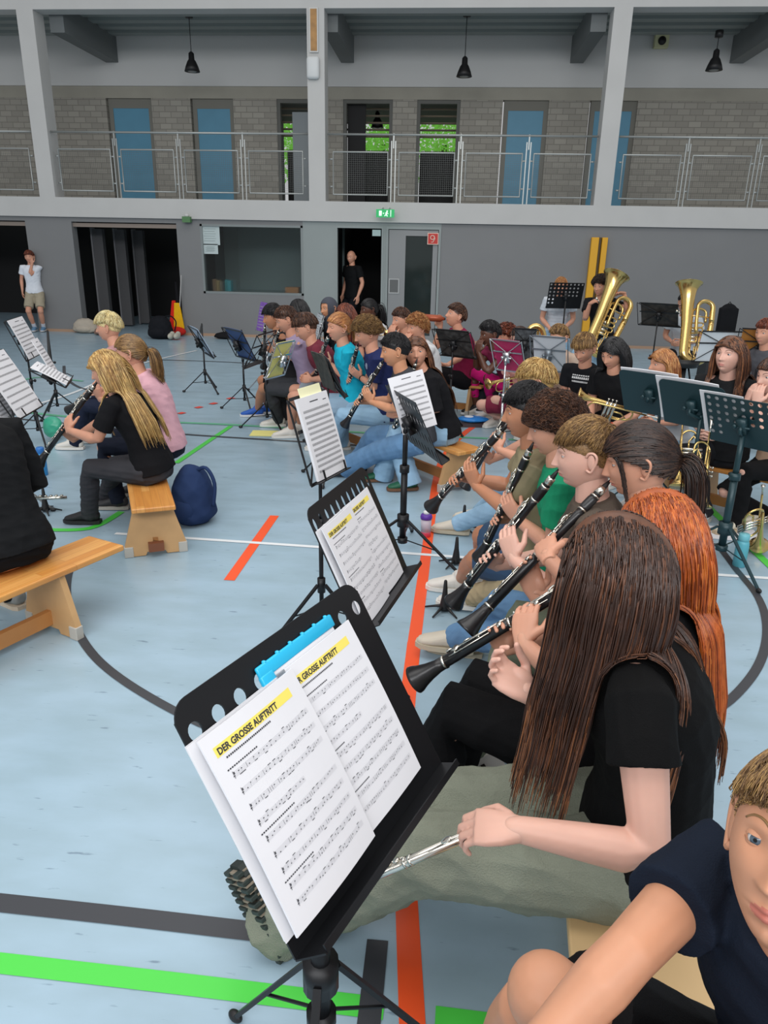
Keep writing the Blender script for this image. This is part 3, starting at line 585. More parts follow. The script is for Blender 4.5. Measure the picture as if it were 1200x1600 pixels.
def hair(style, color, c, Fm, s, det, body, parent, opt, r):
    mb = MB(); thick = opt.get('thick', .012); low = opt.get('low', -.5); front = opt.get('front', .52); side = opt.get('side', .05)
    if style in ('long', 'pony') : low = opt.get('low', -.62)
    nu, nv = (90, 70) if det >= 2 else (52, 40)
    D, F = sphere_dirs(nu, nv); H = head_pt(D); m = scalp(D, low, front, side)
    nz = 1+.25*np.sin(D@np.array([9, 4, 5.])+opt.get('seed', 1))*(style not in ('long', 'pony', 'bald'))
    off = np.clip(m*14, -.6, 1)*thick*nz+.0005
    if style == 'bald': off = np.clip(m*14, -.6, 1)*.0012
    if style in ('short', 'fringe'):
        fd = opt.get('fade', .36 if style == 'short' else .12); mt = scalp(D, low+fd, front, side+fd); off = np.clip(m*20, -.5, 1)*.0022+thick*np.clip(mt*5, 0, 1)*(.55+.45*np.clip(D[:, 2]*1.3, 0, 1))
    if style == 'curly': off = off*1.0
    keep = m > -.04; fs = [f for f in F if keep[list(f)].all()]
    N = nrm(np.array([0, 0, 1])); G = H/np.linalg.norm(H, axis=1, keepdims=True)
    mb.add(c+((H+G*off[:, None])@Fm)*s, fs, 1 if style != 'bald' else 0)
    def samp(n, th=.0):
        d = r.normal(size=(n*5, 3)); d /= np.linalg.norm(d, axis=1, keepdims=True); d = d[scalp(d, low, front, side) > th][:n]; return d
    def surf(d, o): h = head_pt(d); return h+h/np.linalg.norm(h, axis=1, keepdims=True)*np.asarray(o).reshape(-1, 1)
    q = {3: 1.0, 2: .7, 1: .35, 0: .16}[det]; wf = {3: 1.0, 2: 1.2, 1: 1.7, 0: 2.6}[det]
    up_w = np.array([0, 0, 1.])@Fm.T
    if style in ('short', 'fringe', 'curly'):
        n = int((2900 if style != 'curly' else 2400)*q*opt.get('dens', 1)); d = samp(n); n = len(d); K = 6 if style != 'curly' else 12; hl = scalp(d, low, front, side)
        crown = nrm(opt.get('crown', [0, -.35, .9])); L = opt.get('len', .045)*(1+.3*r.normal(size=n))*(.10+.95*np.clip(scalp(d, low+.36, front, side+.36)*3.5, 0, 1)); LIM = (-.02-.10*r.random(n)*(d[:, 1] > .3)) if style != 'fringe' else -.16
        flow = d-crown; flow -= d*(flow*d).sum(1, keepdims=True)
        if style == 'fringe': flow = flow+np.array([0, .5, 0]); flow -= d*(flow*d).sum(1, keepdims=True)
        flow /= np.linalg.norm(flow, axis=1, keepdims=True)+1e-6
        flow += r.normal(size=(n, 3))*opt.get('mess', .28)+np.array(opt.get('sweep', (0, 0, 0)))
        th = .002+thick*np.clip(scalp(d, low+.36, front, side+.36)*5, 0, 1)*(.55+.45*np.clip(d[:, 2]*1.3, 0, 1)) if style != 'curly' else thick*np.clip(hl*14, .05, 1)*1.08
        P = []; prev = d.copy()
        for k in range(K):
            t = k/(K-1); dd = d+flow*(L*t*.75/.1)[:, None]; dd /= np.linalg.norm(dd, axis=1, keepdims=True); fq = opt.get('fade', .36)*.8 if style == 'short' else 0.; bad = scalp(dd, low+fq, front, side+fq) < LIM; dd[bad] = prev[bad]+.002*flow[bad]; dd /= np.linalg.norm(dd, axis=1, keepdims=True); prev = dd
            lift = opt.get('lift', .010)*np.sin(t*2.4)*np.clip(th/thick, .05, 1)
            o = surf(dd, th*.85+lift)
            if style == 'curly':
                ph = r.uniform(0, 6.28, n) if k == 0 else ph; a = ph+t*11; e1 = np.cross(d, [.3, .4, .85]); e1 /= np.linalg.norm(e1, axis=1, keepdims=True); e2 = np.cross(d, e1)
                o = surf(d+flow*(L*.25*t/.1)[:, None]*.5, th*(.8+.3*ph[:, None].ravel()/6.28)+t*.014)+(e1*np.cos(a)[:, None]+e2*np.sin(a)[:, None])*.0115
            P.append(o)
        P = np.stack(P, 1); rad = np.linspace(1, .35, K)[None]*(.0021*wf*opt.get('fine', 1)*(1 if style != 'curly' else .95))*np.ones((n, 1))
        strands_mesh(mb, c+(P@Fm)*s, rad*s, r.choice(3, n, p=opt.get('mix', [.3, .45, .25])))
    if style in ('long', 'pony'):
        n = int((3400 if style == 'long' else 2400)*q); d = samp(n, .0); n = len(d)
        part = opt.get('part', 0.0); L = opt.get('length', .38); step = .02
        caps = body
        Ppos = surf(d, thick*.6); cur = c+(Ppos@Fm)*s; pts = [cur]
        P0 = cur; tuck = opt.get('tuck', .9)
        if style == 'long':
            K = int(L/step)+6
            sgn = np.where(d[:, 0]-part > 0, 1., -1.)
            out = (np.c_[sgn*.9, -.25+0*sgn, 0*sgn]@Fm)
            vel = nrm_rows((np.c_[sgn*.9, -.5*np.ones(n)+.3*(d[:, 1] > .4), .1*np.ones(n)])@Fm)
            wav = r.normal(size=(n, 3))*.10; cl = r.integers(0, 26, n); cw = r.normal(size=(26, 3))*.16; endL = L*(1-.22*r.random(n)-.16*r.random(26)[cl])
            grav = np.array([0, 0, -1.])+np.array(opt.get('drift', (0, 0, 0)))
            length = np.zeros(n)
            for k in range(K):
                vel = nrm_rows(vel*.62+grav*.42+(wav+cw[cl])*.12*math.sin(k*.55+1))
                nxt = cur+vel*step
                # keep outside the head
                loc = ((nxt-c)/s)@Fm.T; rr = np.linalg.norm(loc, axis=1, keepdims=True); dd = loc/rr; hs = np.linalg.norm(head_pt(dd), axis=1, keepdims=True)+thick*.7+.006*r.random((n, 1))
                bad = rr < hs; loc = np.where(bad, dd*hs, loc)
                # keep the face free
                face = (loc[:, 1] > .035) & (np.abs(loc[:, 0]) < opt.get('faceclear', .062)) & (loc[:, 2] < .055)
                loc[face, 0] = np.sign(loc[face, 0]-part)*opt.get('faceclear', .062); tk = (loc[:, 1] > tuck) & (loc[:, 2] < .045) & (loc[:, 2] > -.2); loc[tk, 1] = loc[tk, 1]*.35+tuck*.65; loc[tk, 0] = np.sign(loc[tk, 0])*np.maximum(np.abs(loc[tk, 0]), .078)
                nxt = c+(loc@Fm)*s
                for (a, b, ra, rb) in caps:
                    ab = b-a; t = np.clip(((nxt-a)@ab)/(ab@ab), 0, 1)[:, None]; q0 = a+ab*t; dv = nxt-q0; dl = np.linalg.norm(dv, axis=1, keepdims=True)+1e-9; R = (ra+(rb-ra)*t)+.004+.010*((cl[:, None]*7 % 10)/10)
                    nxt = np.where(dl < R, q0+dv/dl*R, nxt)
                length += np.linalg.norm(nxt-cur, axis=1); 
                stop = length > endL+.12; nxt = np.where(stop[:, None], cur+(nxt-cur)*.02, nxt)
                cur = nxt; pts.append(cur)
            P = np.stack(pts, 1); K1 = P.shape[1]
            rad = np.linspace(1, .35, K1)[None]*(.0021*wf)*np.ones((n, 1))
        else:
            tie = np.array(opt.get('tie', (0, -.92, .25))); tie = nrm(tie); K = 9; tp = head_pt(tie[None])[0]*1.10; pts = []
            for k in range(K):
                t = k/(K-1); dd = d*(1-t)+tie*t; dd += np.c_[np.sign(d[:, 0])*.0, 0*t*d[:, 1], -0.0*d[:, 2]]
                nn = np.linalg.norm(dd, axis=1, keepdims=True); dd = dd/nn; o = surf(dd, thick*(1.02-.15*t)+.001+.0015*r.random(n)); o = o*(1-t**6)+tp*(t**6); pts.append(o)
            loc = np.stack(pts, 1); P1 = c+(loc@Fm)*s
            cur = P1[:, -1].copy()+r.normal(size=(n, 3))*.006*s; vel = nrm_rows(((r.normal(size=(n, 3))*.25+np.array([0, -1, .25]))@Fm)); pts2 = []
            K2 = int(L/step); endL = L*(1-.35*r.random(n)); ln = 0
            for k in range(K2):
                vel = nrm_rows(vel*.72+np.array([0, 0, -.42])+np.array(opt.get('drift', (0, 0, 0)))*.3+r.normal(size=(n, 3))*.03); nxt = cur+vel*step
                for (a, b, ra, rb) in caps:
                    ab = b-a; t = np.clip(((nxt-a)@ab)/(ab@ab), 0, 1)[:, None]; q0 = a+ab*t; dv = nxt-q0; dl = np.linalg.norm(dv, axis=1, keepdims=True)+1e-9; R = (ra+(rb-ra)*t)+.008
                    nxt = np.where(dl < R, q0+dv/dl*R, nxt)
                ln += step; nxt = np.where((ln > endL)[:, None], cur+(nxt-cur)*.03, nxt); cur = nxt; pts2.append(cur)
            P = np.concatenate([P1, np.stack(pts2, 1)], 1); K1 = P.shape[1]; rad = np.r_[np.linspace(1, .9, K), np.linspace(.9, .35, K2)][None]*(.0024*wf)*np.ones((n, 1))
        ms = r.choice(3, n, p=opt.get('mix', [.38, .42, .2]))
        if style == 'long' and opt.get('ombre'):
            tt = np.linspace(0, 1, K1-1)[None]; ms = np.clip(ms[:, None]*.6+(tt > .55)*(r.random((n, 1)) < .6)*.9+(tt > .8)*.5-(tt < .4)*.5+.3, 0, 2).astype(int)
        strands_mesh(mb, P, rad*s, ms)
        if opt.get('locks'):
            nl = int(260*q); sg = np.where(r.random(nl) < .5, 1., -1.); d0 = nrm_rows(np.c_[sg*(.35+.3*r.random(nl)), .75+.1*r.random(nl), .45+.25*r.random(nl)]); cur = surf(d0, thick); LL = opt['locks']*(.75+.4*r.random(nl)); pl = [cur]
            for k_ in range(12):
                t_ = (k_+1)/12; nx = cur.copy(); nx[:, 2] -= LL/12; tgt = np.c_[sg*.079+r.normal(size=nl)*.0, .040+.02*r.random(nl), nx[:, 2]]; nx = nx*.65+tgt*.35; rr2 = np.linalg.norm(nx, axis=1, keepdims=True); hh2 = np.linalg.norm(head_pt(nx/rr2), axis=1, keepdims=True)+.006; nx = np.where(rr2 < hh2, nx/rr2*hh2, nx); cur = nx; pl.append(cur)
            PL = c+(np.stack(pl, 1)@Fm)*s; strands_mesh(mb, PL, np.linspace(1, .4, 13)[None]*(.0021*wf)*np.ones((nl, 1))*s, r.choice(3, nl, p=[.45, .4, .15]))
        if style == 'pony':
            tb = MB(); tw = c+(tp@Fm)*s; ax = nrm(np.array([0, -1, .2])@Fm); tb.torus(tw, ax, .014*s, .006*s, 0, 14, 6); tb.build('hair_tie', cloth(opt.get('tiecol', '3a3a3e')), parent)
    return mb.build('hair', hairmats(color), parent)
def nrm_rows(a): return a/(np.linalg.norm(a, axis=-1, keepdims=True)+1e-9)

def person(label, px, az, seat=.34, k=.93, lean=8, hz=None, pitch=8, yaw=0, roll=0, skin='light', shirt='222222', sleeve=.55, longsleeve=False, legs='long', legc='5a7ea2', legmat=None,
           shoes='d8d4cc', feet=((.42, .12), (.42, -.12)), feetpx=None, footaz=None, hair_=('short', 'brown', {}), arms=None, det=1, headpos=None, group=None, wr=.005, stand=False, glasses=None, hs=None, lookat=None, glance=(0, 0), socks=None, eyes=True, bulk=1.0, kneehint=(1, .9), footz=.07, slope=18, roots=None, kneepos=None, hemlow=False, ls=1.0, boot=False, widek=1.0):
    r = np.random.default_rng(abs(hash_s(label)) % 2**31)
    f = dirz(az); s = np.array([-f[1], f[0], 0]); up = np.array([0, 0, 1.]); hs = hs or (k*.45+.55)
    la = math.radians(lean); lb = math.radians(lean+(slope if not stand else 3)); t0 = up*math.cos(la)+f*math.sin(la); t1 = up*math.cos(lb)+f*math.sin(lb); lm = math.radians(lean*.6+(8 if not stand else 2))
    tn = up*math.cos(lm)+f*math.sin(lm)
    rise = (.275*t0+.262*t1)*k; nk = tn*.145*hs+f*.012
    hipz = (seat+.085*k) if not stand else .87*k
    z = hipz+rise[2]+nk[2] if hz is None else hz
    hc = np.array(headpos, float) if headpos is not None else at_z(px[0], px[1], z)
    hip = hc-nk-rise; hip_off = hip[2]-hipz
    if hz is not None or headpos is not None: pass
    base = np.array([hip[0], hip[1], 0]); root = thing('person', base, label, 'person', group)
    vox = {3: .0045, 2: .006, 1: .009, 0: .0115}[det]; Bk = bulk
    mid = hip+.275*k*t0; nb = mid+.262*k*t1
    side_t = lambda t: np.cross(s, t)
    def rings(infl=0, top=True, lo=-.09):
        A = s; a0 = nrm(np.cross(t0, s)); a1 = nrm(np.cross(t1, s)); R = []
        def rr(c, B, a, b): R.append((c, A, B, (a*Bk)*k+infl, (b*Bk)*k+infl))
        rr(hip+t0*lo*k, a0, .135, .095); rr(hip+t0*-.03*k, a0, .165, .12); rr(hip+t0*.04*k, a0, .158, .118); rr(hip+t0*.13*k, a0, .132, .100); rr(hip+t0*.2*k, a0, .128, .096)
        rr(mid+t1*.04*k, a1, .142, .103); rr(mid+t1*.12*k, a1, .155, .108); rr(mid+t1*.185*k, a1, .152, .095); rr(mid+t1*.225*k, a1, .115, .072)
        if top: rr(nb+t1*.005*k, a1, .062, .055)
        return R
    sh = {1: nb-t1*.045*k+s*.165*k*Bk, -1: nb-t1*.045*k-s*.165*k*Bk}; hj = {1: hip+s*.088*k-up*.01, -1: hip-s*.088*k-up*.01}
    # head frame
    hf = f*math.cos(math.radians(yaw))+s*math.sin(math.radians(yaw))
    if lookat is not None: hf = nrm((np.asarray(lookat)-hc)); pitch_ = 0
    hs_ = nrm(np.cross(up, hf)); hfp = rot(hf, hs_, pitch if lookat is None else 0); hup = rot(np.cross(hfp, hs_), hfp, roll); Fm = frame_of(hfp, hup)
    mouth = hc+(np.array([0, .103, -.055])@Fm)*hs
    # arms
    U, Lf = .265*k, .235*k; armj = {}
    inst = None
    A = arms or {'mode': 'lap'}; hands = {}
    mode = A['mode']
    if mode == 'clarinet':
        Ln = A.get('len', .62)
        if 'bell' in A:
            d = ray(*A['bell']); d = d/np.linalg.norm(d); oc = CC-mouth; b_ = oc@d; disc = b_*b_-(oc@oc-Ln*Ln); dm = A.get('bz', depth(mouth)+.12); sols = [CC+d*(-b_+sg*math.sqrt(max(disc, 0))) for sg in (-1, 1)]; bell = min(sols, key=lambda p_: abs(depth(p_)-dm))
        else: bell = mouth+Ln*nrm(f*math.cos(math.radians(A.get('drop', 45)))-up*math.sin(math.radians(A.get('drop', 45)))+s*A.get('sway', 0))
        ca = nrm(bell-mouth); qd = nrm(hfp-ca*(hfp@ca)) if A.get('q') is None else nrm(np.array(A['q'])-ca*(np.array(A['q'])@ca)); sl = nrm(np.cross(qd, ca)); 
        if sl@s < 0: sl = -sl
        inst = ('clarinet', mouth, ca, qd)
        for sd, t in ((1, A.get('tl', .27)), (-1, A.get('tr', .405))):
            inn = -sl*sd; p = mouth+ca*t*Ln/.62; dd = nrm(qd*.60+inn*.45-ca*A.get('cup', .38)); n = inn*.62-qd*.45; n = nrm(n-dd*(n@dd)); w = p-inn*.030*hs-dd*.088*k+qd*.006
            hands[sd] = (w, dd, n, A.get('curl', (.50, .58, .55, .48) if sd == 1 else (.6, .55, .6, .5)))
    elif mode == 'trumpet' or mode == 'horn':
        pass
    elif mode == 'flute':
        for sd in (1, -1):
            p = mouth+s*0+(-s)*(.25 if sd == -1 else .12)+f*.02; hands[sd] = (p-f*.07-up*.03, nrm(f+up*.3), nrm(-s*sd*.3+up*.6-f*.2), .5)
        inst = ('flute', mouth+f*.01, nrm(-s+f*.1-up*.08))
    elif mode == 'lap':
        for sd in (1, -1): hands[sd] = (hip+f*.27*k+s*sd*.09*k+up*.10*k, nrm(f+up*-.15-s*sd*.25), -up, .25)
    elif mode == 'hold':
        for sd in (1, -1): hands[sd] = (hip+f*.24*k+s*sd*.07*k+up*.17*k, nrm(f-s*sd*.5), nrm(-s*sd-up*.2), .55)
    elif mode == 'chin':
        for sd in (1, -1): hands[sd] = (mouth+f*.035+s*sd*.035-up*.09, nrm(up-f*.15-s*sd*.1), nrm(-f-s*sd*.4), .5)
    elif mode == 'side':
        for sd in (1, -1): hands[sd] = (sh[sd]-up*.47*k+s*sd*.05+f*.05, nrm(-up+f*.1), -s*sd, .3)
    over = A.get('over', {})
    for sd, v in over.items():
        sd = int(sd); p = v['p'] if 'p' in v else at_d(v['px'][0], v['px'][1], depth(sh[sd])+v.get('dz', 0)); hands[sd] = (np.asarray(p, float), nrm(np.array(v['d'], float)), nrm(np.array(v['n'], float)), v.get('curl', .4))
    elb = {}
    for sd in (1, -1):
        w = hands[sd][0]; hint = A.get('hint', {}).get(sd, -up*1.0+s*sd*.38-f*.35); e, w2 = ik(sh[sd], w, U, Lf, hint)
        if sd in A.get('elbow', {}): e, w2 = np.asarray(A['elbow'][sd], float), w
        elb[sd] = (e, w2)
        hands[sd] = (w2,)+hands[sd][1:]
    # legs
    T, S = .425*k*ls, .405*k*ls; knee = {}; ank = {}
    fa = dirz(footaz) if footaz is not None else f
    for i, sd in enumerate((1, -1)):
        if feetpx is not None: a = at_z(feetpx[i][0], feetpx[i][1], footz)
        elif stand: a = hj[sd]*np.array([1, 1, 0])+up*.08+f*.02
        else: a = hip*np.array([1, 1, 0])+f*feet[i][0]*k+s*feet[i][1]*k+up*.075
        kn, a2 = ik(hj[sd], a, T, S, up*kneehint[1]+f*kneehint[0]+s*sd*.15)
        if kneepos and sd in kneepos: kn = np.asarray(kneepos[sd], float); a2 = kn+nrm(a-kn)*S
        knee[sd] = kn; ank[sd] = a2
    # skin body
    b = MB(); b.loft(rings(-.018)); b.tube([nb-t1*.05*k, nb+t1*.02*k, hc-hup*.05*hs-hfp*.012*hs, hc-hup*.01*hs-hfp*.01*hs], np.array([.065, .054, .050, .046])*hs*1.0, 14, caps='round')
    for sd in (1, -1):
        e, w2 = elb[sd]; S0 = sh[sd]; b.tube([S0-s*sd*.06*k, S0, S0*.6+e*.4, e*.95+S0*.05, e*.8+w2*.2, e*.45+w2*.55, w2, w2+hands[sd][1]*.012], np.array([.045, .049, .043, .036, .038, .032, .0235, .022])*k*(.5+.5*Bk), 12, caps='round')
        H0, kn, a = hj[sd], knee[sd], ank[sd]; b.tube([H0, H0*.6+kn*.4, kn*.96+H0*.04, kn*.8+a*.2, kn*.62+a*.38, kn*.2+a*.8, a], np.array([.085, .073, .055, .052, .055, .037, .031])*k*(.5+.5*Bk)*(.80 if legs in ('long', 'wide') else 1), 12, caps='round')
        b.ell(kn-nrm(kn*2-H0-a)*.012*k, np.array([.056, .056, .056])*k*(.85 if legs in ('long', 'wide') else 1.06))
        b.ell(a+fa*.03*k-up*.03, np.array([.07, .026, .026])*k, [fa, np.cross(up, fa), up])
    V, F = remesh(b, vox, 4); body = MB(); body.add(V, F, 0)
    for sd in (1, -1): build_hand(body, hands[sd][0], hands[sd][1], hands[sd][2], sd, k*.98, hands[sd][3], vox={3: .0028, 2: .0034, 1: .0045, 0: .006}[det], splay=A.get('splay', .06))
    build_head(body, hc, Fm, hs, det, skin, eyes, glance)
    body.build('body', [SKIN[skin], LIPS[skin], EYEW, IRIS, PUPIL], root)
    # eyebrows
    hcols = HAIRC[hair_[1]] if hair_ else HAIRC['black']
    for sx in (-1, 1):
        eb = MB()
        dd = np.array([nrm([sx*a, 1-abs(a)*.35, z_]) for a, z_ in ((.20, .27), (.36, .335), (.54, .335), (.70, .27))]); p = smooth_path(head_pt(dd)*1.004, 3); eb.tube(hc+(p@Fm)*hs, np.linspace(.0020, .0012, len(p))*hs, 6); eb.build('eyebrow', hairmats(hair_[1] if hair_ else 'black')[1], root)
    # clothes
    sm = cloth(shirt) if isinstance(shirt, str) else shirt
    c = MB(); c.loft(rings(.016, True, 0)[1 if not hemlow and not stand else 0:])
    for sd in (1, -1):
        e, w2 = elb[sd]; S0 = sh[sd]
        if longsleeve: c.tube([S0-s*sd*.06*k, S0, S0*.5+e*.5, e, e*.5+w2*.5, w2*.95+e*.05], np.array([.055, .063, .058, .052, .048, .040])*k, 14)
        else: E = S0+(e-S0)*sleeve; c.tube([S0-s*sd*.06*k, S0, S0*.4+E*.6, E], np.array([.055, .064, .065, .068])*k*(.5+.5*Bk), 14)
    V, F = remesh(c, vox, 4, wrinkle(len(label), wr*k)); g = MB(); g.add(V, F)
    g.build('shirt', sm, root)
    if legs != 'none':
        c = MB(); c.loft(rings(.005, False, -.09)[:5])
        for sd in (1, -1):
            H0, kn, a = hj[sd], knee[sd], ank[sd]
            if legs == 'long': c.tube([H0, H0*.6+kn*.4, kn, kn*.7+a*.3, kn*.3+a*.7, a+(a-kn)*.06], np.array([.100, .086, .070, .068, .062, .062])*k, 14)
            elif legs == 'wide': c.tube([H0, H0*.6+kn*.4, kn, kn*.7+a*.3, kn*.3+a*.7, a+(a-kn)*.10], np.array([.108, .100, .088, .088, .09, .098])*k*widek, 14)
            elif legs == 'tight': c.tube([H0, H0*.6+kn*.4, kn, kn*.7+a*.3, kn*.3+a*.7], np.array([.096, .080, .061, .062, .045])*k, 14)
            else: E = H0+(kn-H0)*.82; c.tube([H0, H0*.6+E*.4, E], np.array([.104, .100, .096])*k, 14)
        lm_ = legmat or cloth(legc); V, F = remesh(c, vox, 4, wrinkle(len(label)+3, wr*(1.25 if widek == 1 else 1.9)*k, 1 if widek == 1 else .62)); g = MB(); g.add(V, F); g.build('shorts' if legs == 'short' else 'trousers', lm_, root)
    for i, sd in enumerate((1, -1)):
        a = ank[sd]; fs_ = np.cross(up, fa); sl_ = k*(.95 if det else 1); fdir = fa; fup = up
        if roots and sd in roots: fdir, fup = nrm(roots[sd][0]), nrm(roots[sd][1]); fs_ = np.cross(fup, fdir)
        if socks: sk = MB(); sk.tube([a+nrm(knee[sd]-a)*.10*k, a+nrm(knee[sd]-a)*.0], np.array([.042, .044])*k, 12, caps='round'); sk.build('sock', cloth(socks), root)
        zb = -.045 if not (roots and sd in roots) else -.045
        o = a+fup*zb*sl_
        c = MB(); c.loft([(o+fdir*x*sl_+fup*zc_*sl_, fs_, fup, wa*sl_, ha*sl_) for x, zc_, wa, ha in ((-.072, .028, .020, .020), (-.055, .030, .036, .038), (0, .036, .040, .050), (.06, .026, .043, .036), (.12, .012, .046, .026), (.165, .004, .040, .020), (.19, 0, .022, .014))], seg=16)
        c.tube([a-fup*.02*sl_, a+fup*.015*sl_], np.array([.046, .043])*k, 12, caps='round')
        V, F = remesh(c, vox*.8, 2); g = MB(); g.add(V, F); sc, so = shoes if isinstance(shoes, tuple) else (shoes, 'dcdad4')
        shoe = g.build('shoe', mat('shoe_'+sc, sc, .6), root)
        g = MB(); ow = (-.02-.002)*sl_; prof = [(-.078, .028), (-.05, .042), (0, .044), (.06, .047), (.13, .049), (.175, .041), (.2, .02)]
        top = [o+fdir*x*sl_+fs_*w_*sl_+fup*.0 for x, w_ in prof]+[o+fdir*x*sl_-fs_*w_*sl_ for x, w_ in prof[::-1]]
        g.prism(np.array(top)-fup*.028*sl_, fup*.024*sl_); so_ = g.build('sole', mat('sole_'+so, so, .7), shoe, smooth=False)
        if boot:
            g = MB(); m_ = len(prof)
            for q_ in range(13):
                x_ = -.075+.0215*q_; w_ = np.interp(x_, [p_[0] for p_ in prof], [p_[1] for p_ in prof])
                for e_ in (-1, 1): g.box(o+fdir*x_*sl_+fs_*e_*w_*.72*sl_-fup*.036*sl_, np.array([.012, w_*.75, .022])*sl_, [fdir, fs_, fup])
            g.build('tread', mat('boot_tread', '2a3431', .55), so_, smooth=False, bevel=.002)
            g = MB()
            for q_ in range(16): x_ = -.07+.017*q_; w_ = np.interp(x_, [p_[0] for p_ in prof], [p_[1] for p_ in prof]); g.box(o+fdir*x_*sl_-fup*.026*sl_, np.array([.006, w_*2.06, .03])*sl_, [fdir, fs_, fup])
            g.build('welt_ribs', mat('boot_rib', '8a7f70', .6), so_, smooth=False)
        if det >= 1:
            g = MB()
            for q_ in range(4): x_ = .035+.022*q_; g.tube([o+fdir*x_*sl_+fs_*.02*sl_+fup*(.062-.012*q_)*sl_, o+fdir*(x_+.003)*sl_+fup*(.068-.012*q_)*sl_, o+fdir*x_*sl_-fs_*.02*sl_+fup*(.062-.012*q_)*sl_], .003*sl_, 5)
            g.build('laces', mat('laces', 'cfcac0' if sc not in ('131315',) else '222222', .8), shoe)
    capsb = [(hip, mid, .135*k, .125*k), (mid-s*.05, mid+t1*.16*k-s*.05, .12*k, .12*k), (mid+s*.05, mid+t1*.16*k+s*.05, .12*k, .12*k), (sh[1], sh[-1], .066*k, .066*k), (nb-t1*.05, hc-hup*.06, .062*k, .052*k), (sh[1], elb[1][0], .062*k, .045*k), (sh[-1], elb[-1][0], .062*k, .045*k)]
    if hair_:
        if hair_[0] == 'hijab':
            g = MB(); D, F = sphere_dirs(48, 36); H = head_pt(D); keep = ~((D[:, 1] > .62) & (D[:, 2] < .55) & (D[:, 2] > -.75)); fs = [q for q in F if keep[list(q)].all()]
            G = H/np.linalg.norm(H, axis=1, keepdims=True); Hh = H+G*.014; g.add(hc+(Hh@Fm)*hs, fs)
            g.tube([hc-hup*.03*hs-hfp*.01, hc-hup*.1*hs, nb+t1*.0, nb-t1*.06], [.082*hs, .074*hs, .10*k, .155*k], 20); g.build('headscarf', cloth('4b4e57'), root)
        else: hair(hair_[0], hair_[1], hc, Fm, hs, det, capsb, root, hair_[2], r)
    if glasses:
        g = MB()
        for sx in (-1, 1): g.torus(hc+(np.array([sx*.033, .099, .010])@Fm)*hs, hfp, .021*hs, .0017*hs, 0, 20, 6); g.tube([hc+(np.array([sx*.054, .097, .014])@Fm)*hs, hc+(np.array([sx*.078, .0, .016])@Fm)*hs], .0016*hs, 6)
        g.tube([hc+(np.array([-.012, .103, .012])@Fm)*hs, hc+(np.array([.012, .103, .012])@Fm)*hs], .0016*hs, 6); g.build('glasses', mat('glasses_'+glasses, glasses, .3), root)
    J = dict(root=root, hip=hip, f=f, s=s, hc=hc, mouth=mouth, sh=sh, elb=elb, hands=hands, knee=knee, ank=ank, inst=inst, Fm=Fm, hs=hs, mid=mid, nb=nb, t0=t0, t1=t1, k=k, hfp=hfp, hup=hup)
    return J
def hash_s(s):
    h = 5381
    for ch in s: h = (h*33+ord(ch)) & 0x7fffffff
    return h
# ------------------------------------------------------------ instruments
def clarinet(mouth, ca, q, label, L=.64, det=2, group='clarinets being played'):
    t = thing('clarinet', mouth, label, 'clarinet', group); ca = nrm(ca); q = nrm(q-ca*(q@ca)); sd = np.cross(ca, q); sg = 24 if det > 1 else 14
    def seg(name, prof, m, par=None): mb = MB(); mb.tube([mouth+ca*a for a, _ in prof], [b for _, b in prof], sg, ref=q); return mb.build(name, m, par or t)
    k = L/.64
    mp = seg('mouthpiece', [(-.015*k, .003), (.01*k, .0075), (.045*k, .0125), (.06*k, .0135)], BLACKP)
    seg('ligature', [(.022*k, .0118), (.023*k, .0135), (.048*k, .0142), (.049*k, .012)], SILVER)
    seg('barrel', [(.06*k, .0145), (.075*k, .0165), (.11*k, .0165), (.12*k, .0150)], EBONY)
    seg('upper_joint', [(.12*k, .0142), (.14*k, .0135), (.32*k, .0142)], EBONY)
    seg('lower_joint', [(.32*k, .0155), (.34*k, .0145), (.535*k, .0165)], EBONY)
    seg('bell', [(.535*k, .0175), (.56*k, .0185), (.59*k, .024), (.615*k, .031), (.632*k, .038), (.64*k, .0395), (.638*k, .037), (.61*k, .026)], EBONY)
    for a, r_ in ((.061, .0162), (.119, .0164), (.321, .0168), (.536, .0190)):
        mb = MB(); mb.tube([mouth+ca*(a-.003)*k, mouth+ca*(a+.003)*k], r_, sg, ref=q); mb.build('ring', SILVER, t)
    mb = MB(); rr = np.random.default_rng(5)
    def P(a, ang, r_): g = math.radians(ang); return mouth+ca*a*k+(q*math.cos(g)+sd*math.sin(g))*r_
    for a0, a1, ang in ((.13, .30, 25), (.15, .31, -35), (.17, .26, 60), (.34, .52, 30), (.33, .50, -30), (.36, .48, 70), (.2, .3, -75), (.38, .51, -65)): mb.tube([P(a0, ang, .0195), P(a1, ang, .0205)], .0021, 6)
    for a in (.155, .185, .215, .245, .275, .36, .395, .43): mb.torus(P(a, 0, .0165), q, .0078, .0022, seg=14, ms=6)
    for a, ang, r_ in ((.17, 45, .007), (.23, -50, .007), (.29, 40, .008), (.345, -45, .007), (.40, 55, .009), (.45, 10, .011), (.485, -25, .011), (.51, 35, .012), (.265, 80, .007), (.5, 85, .011)):
        d = nrm(P(a, ang, 1)-P(a, ang, 0)); c0 = P(a, ang, .0185); mb.tube([c0, c0+d*.004], r_, 12)
    for a, ang in ((.20, 30), (.25, -40), (.30, 20), (.33, 55), (.35, -60), (.37, 40), (.41, -50), (.44, 60), (.47, 40), (.49, -60)): mb.tube([P(a, ang, .016), P(a, ang, .023)], .0028, 6)
    for a, ang in ((.32, 60), (.335, 75), (.33, 45), (.145, 10), (.16, -15)): mb.tube(smooth_path([P(a, ang, .02), P(a+.012, ang+10, .026), P(a+.03, ang+4, .022)], 3), .0032, 6)
    mb.build('keywork', SILVER, t)
    return t
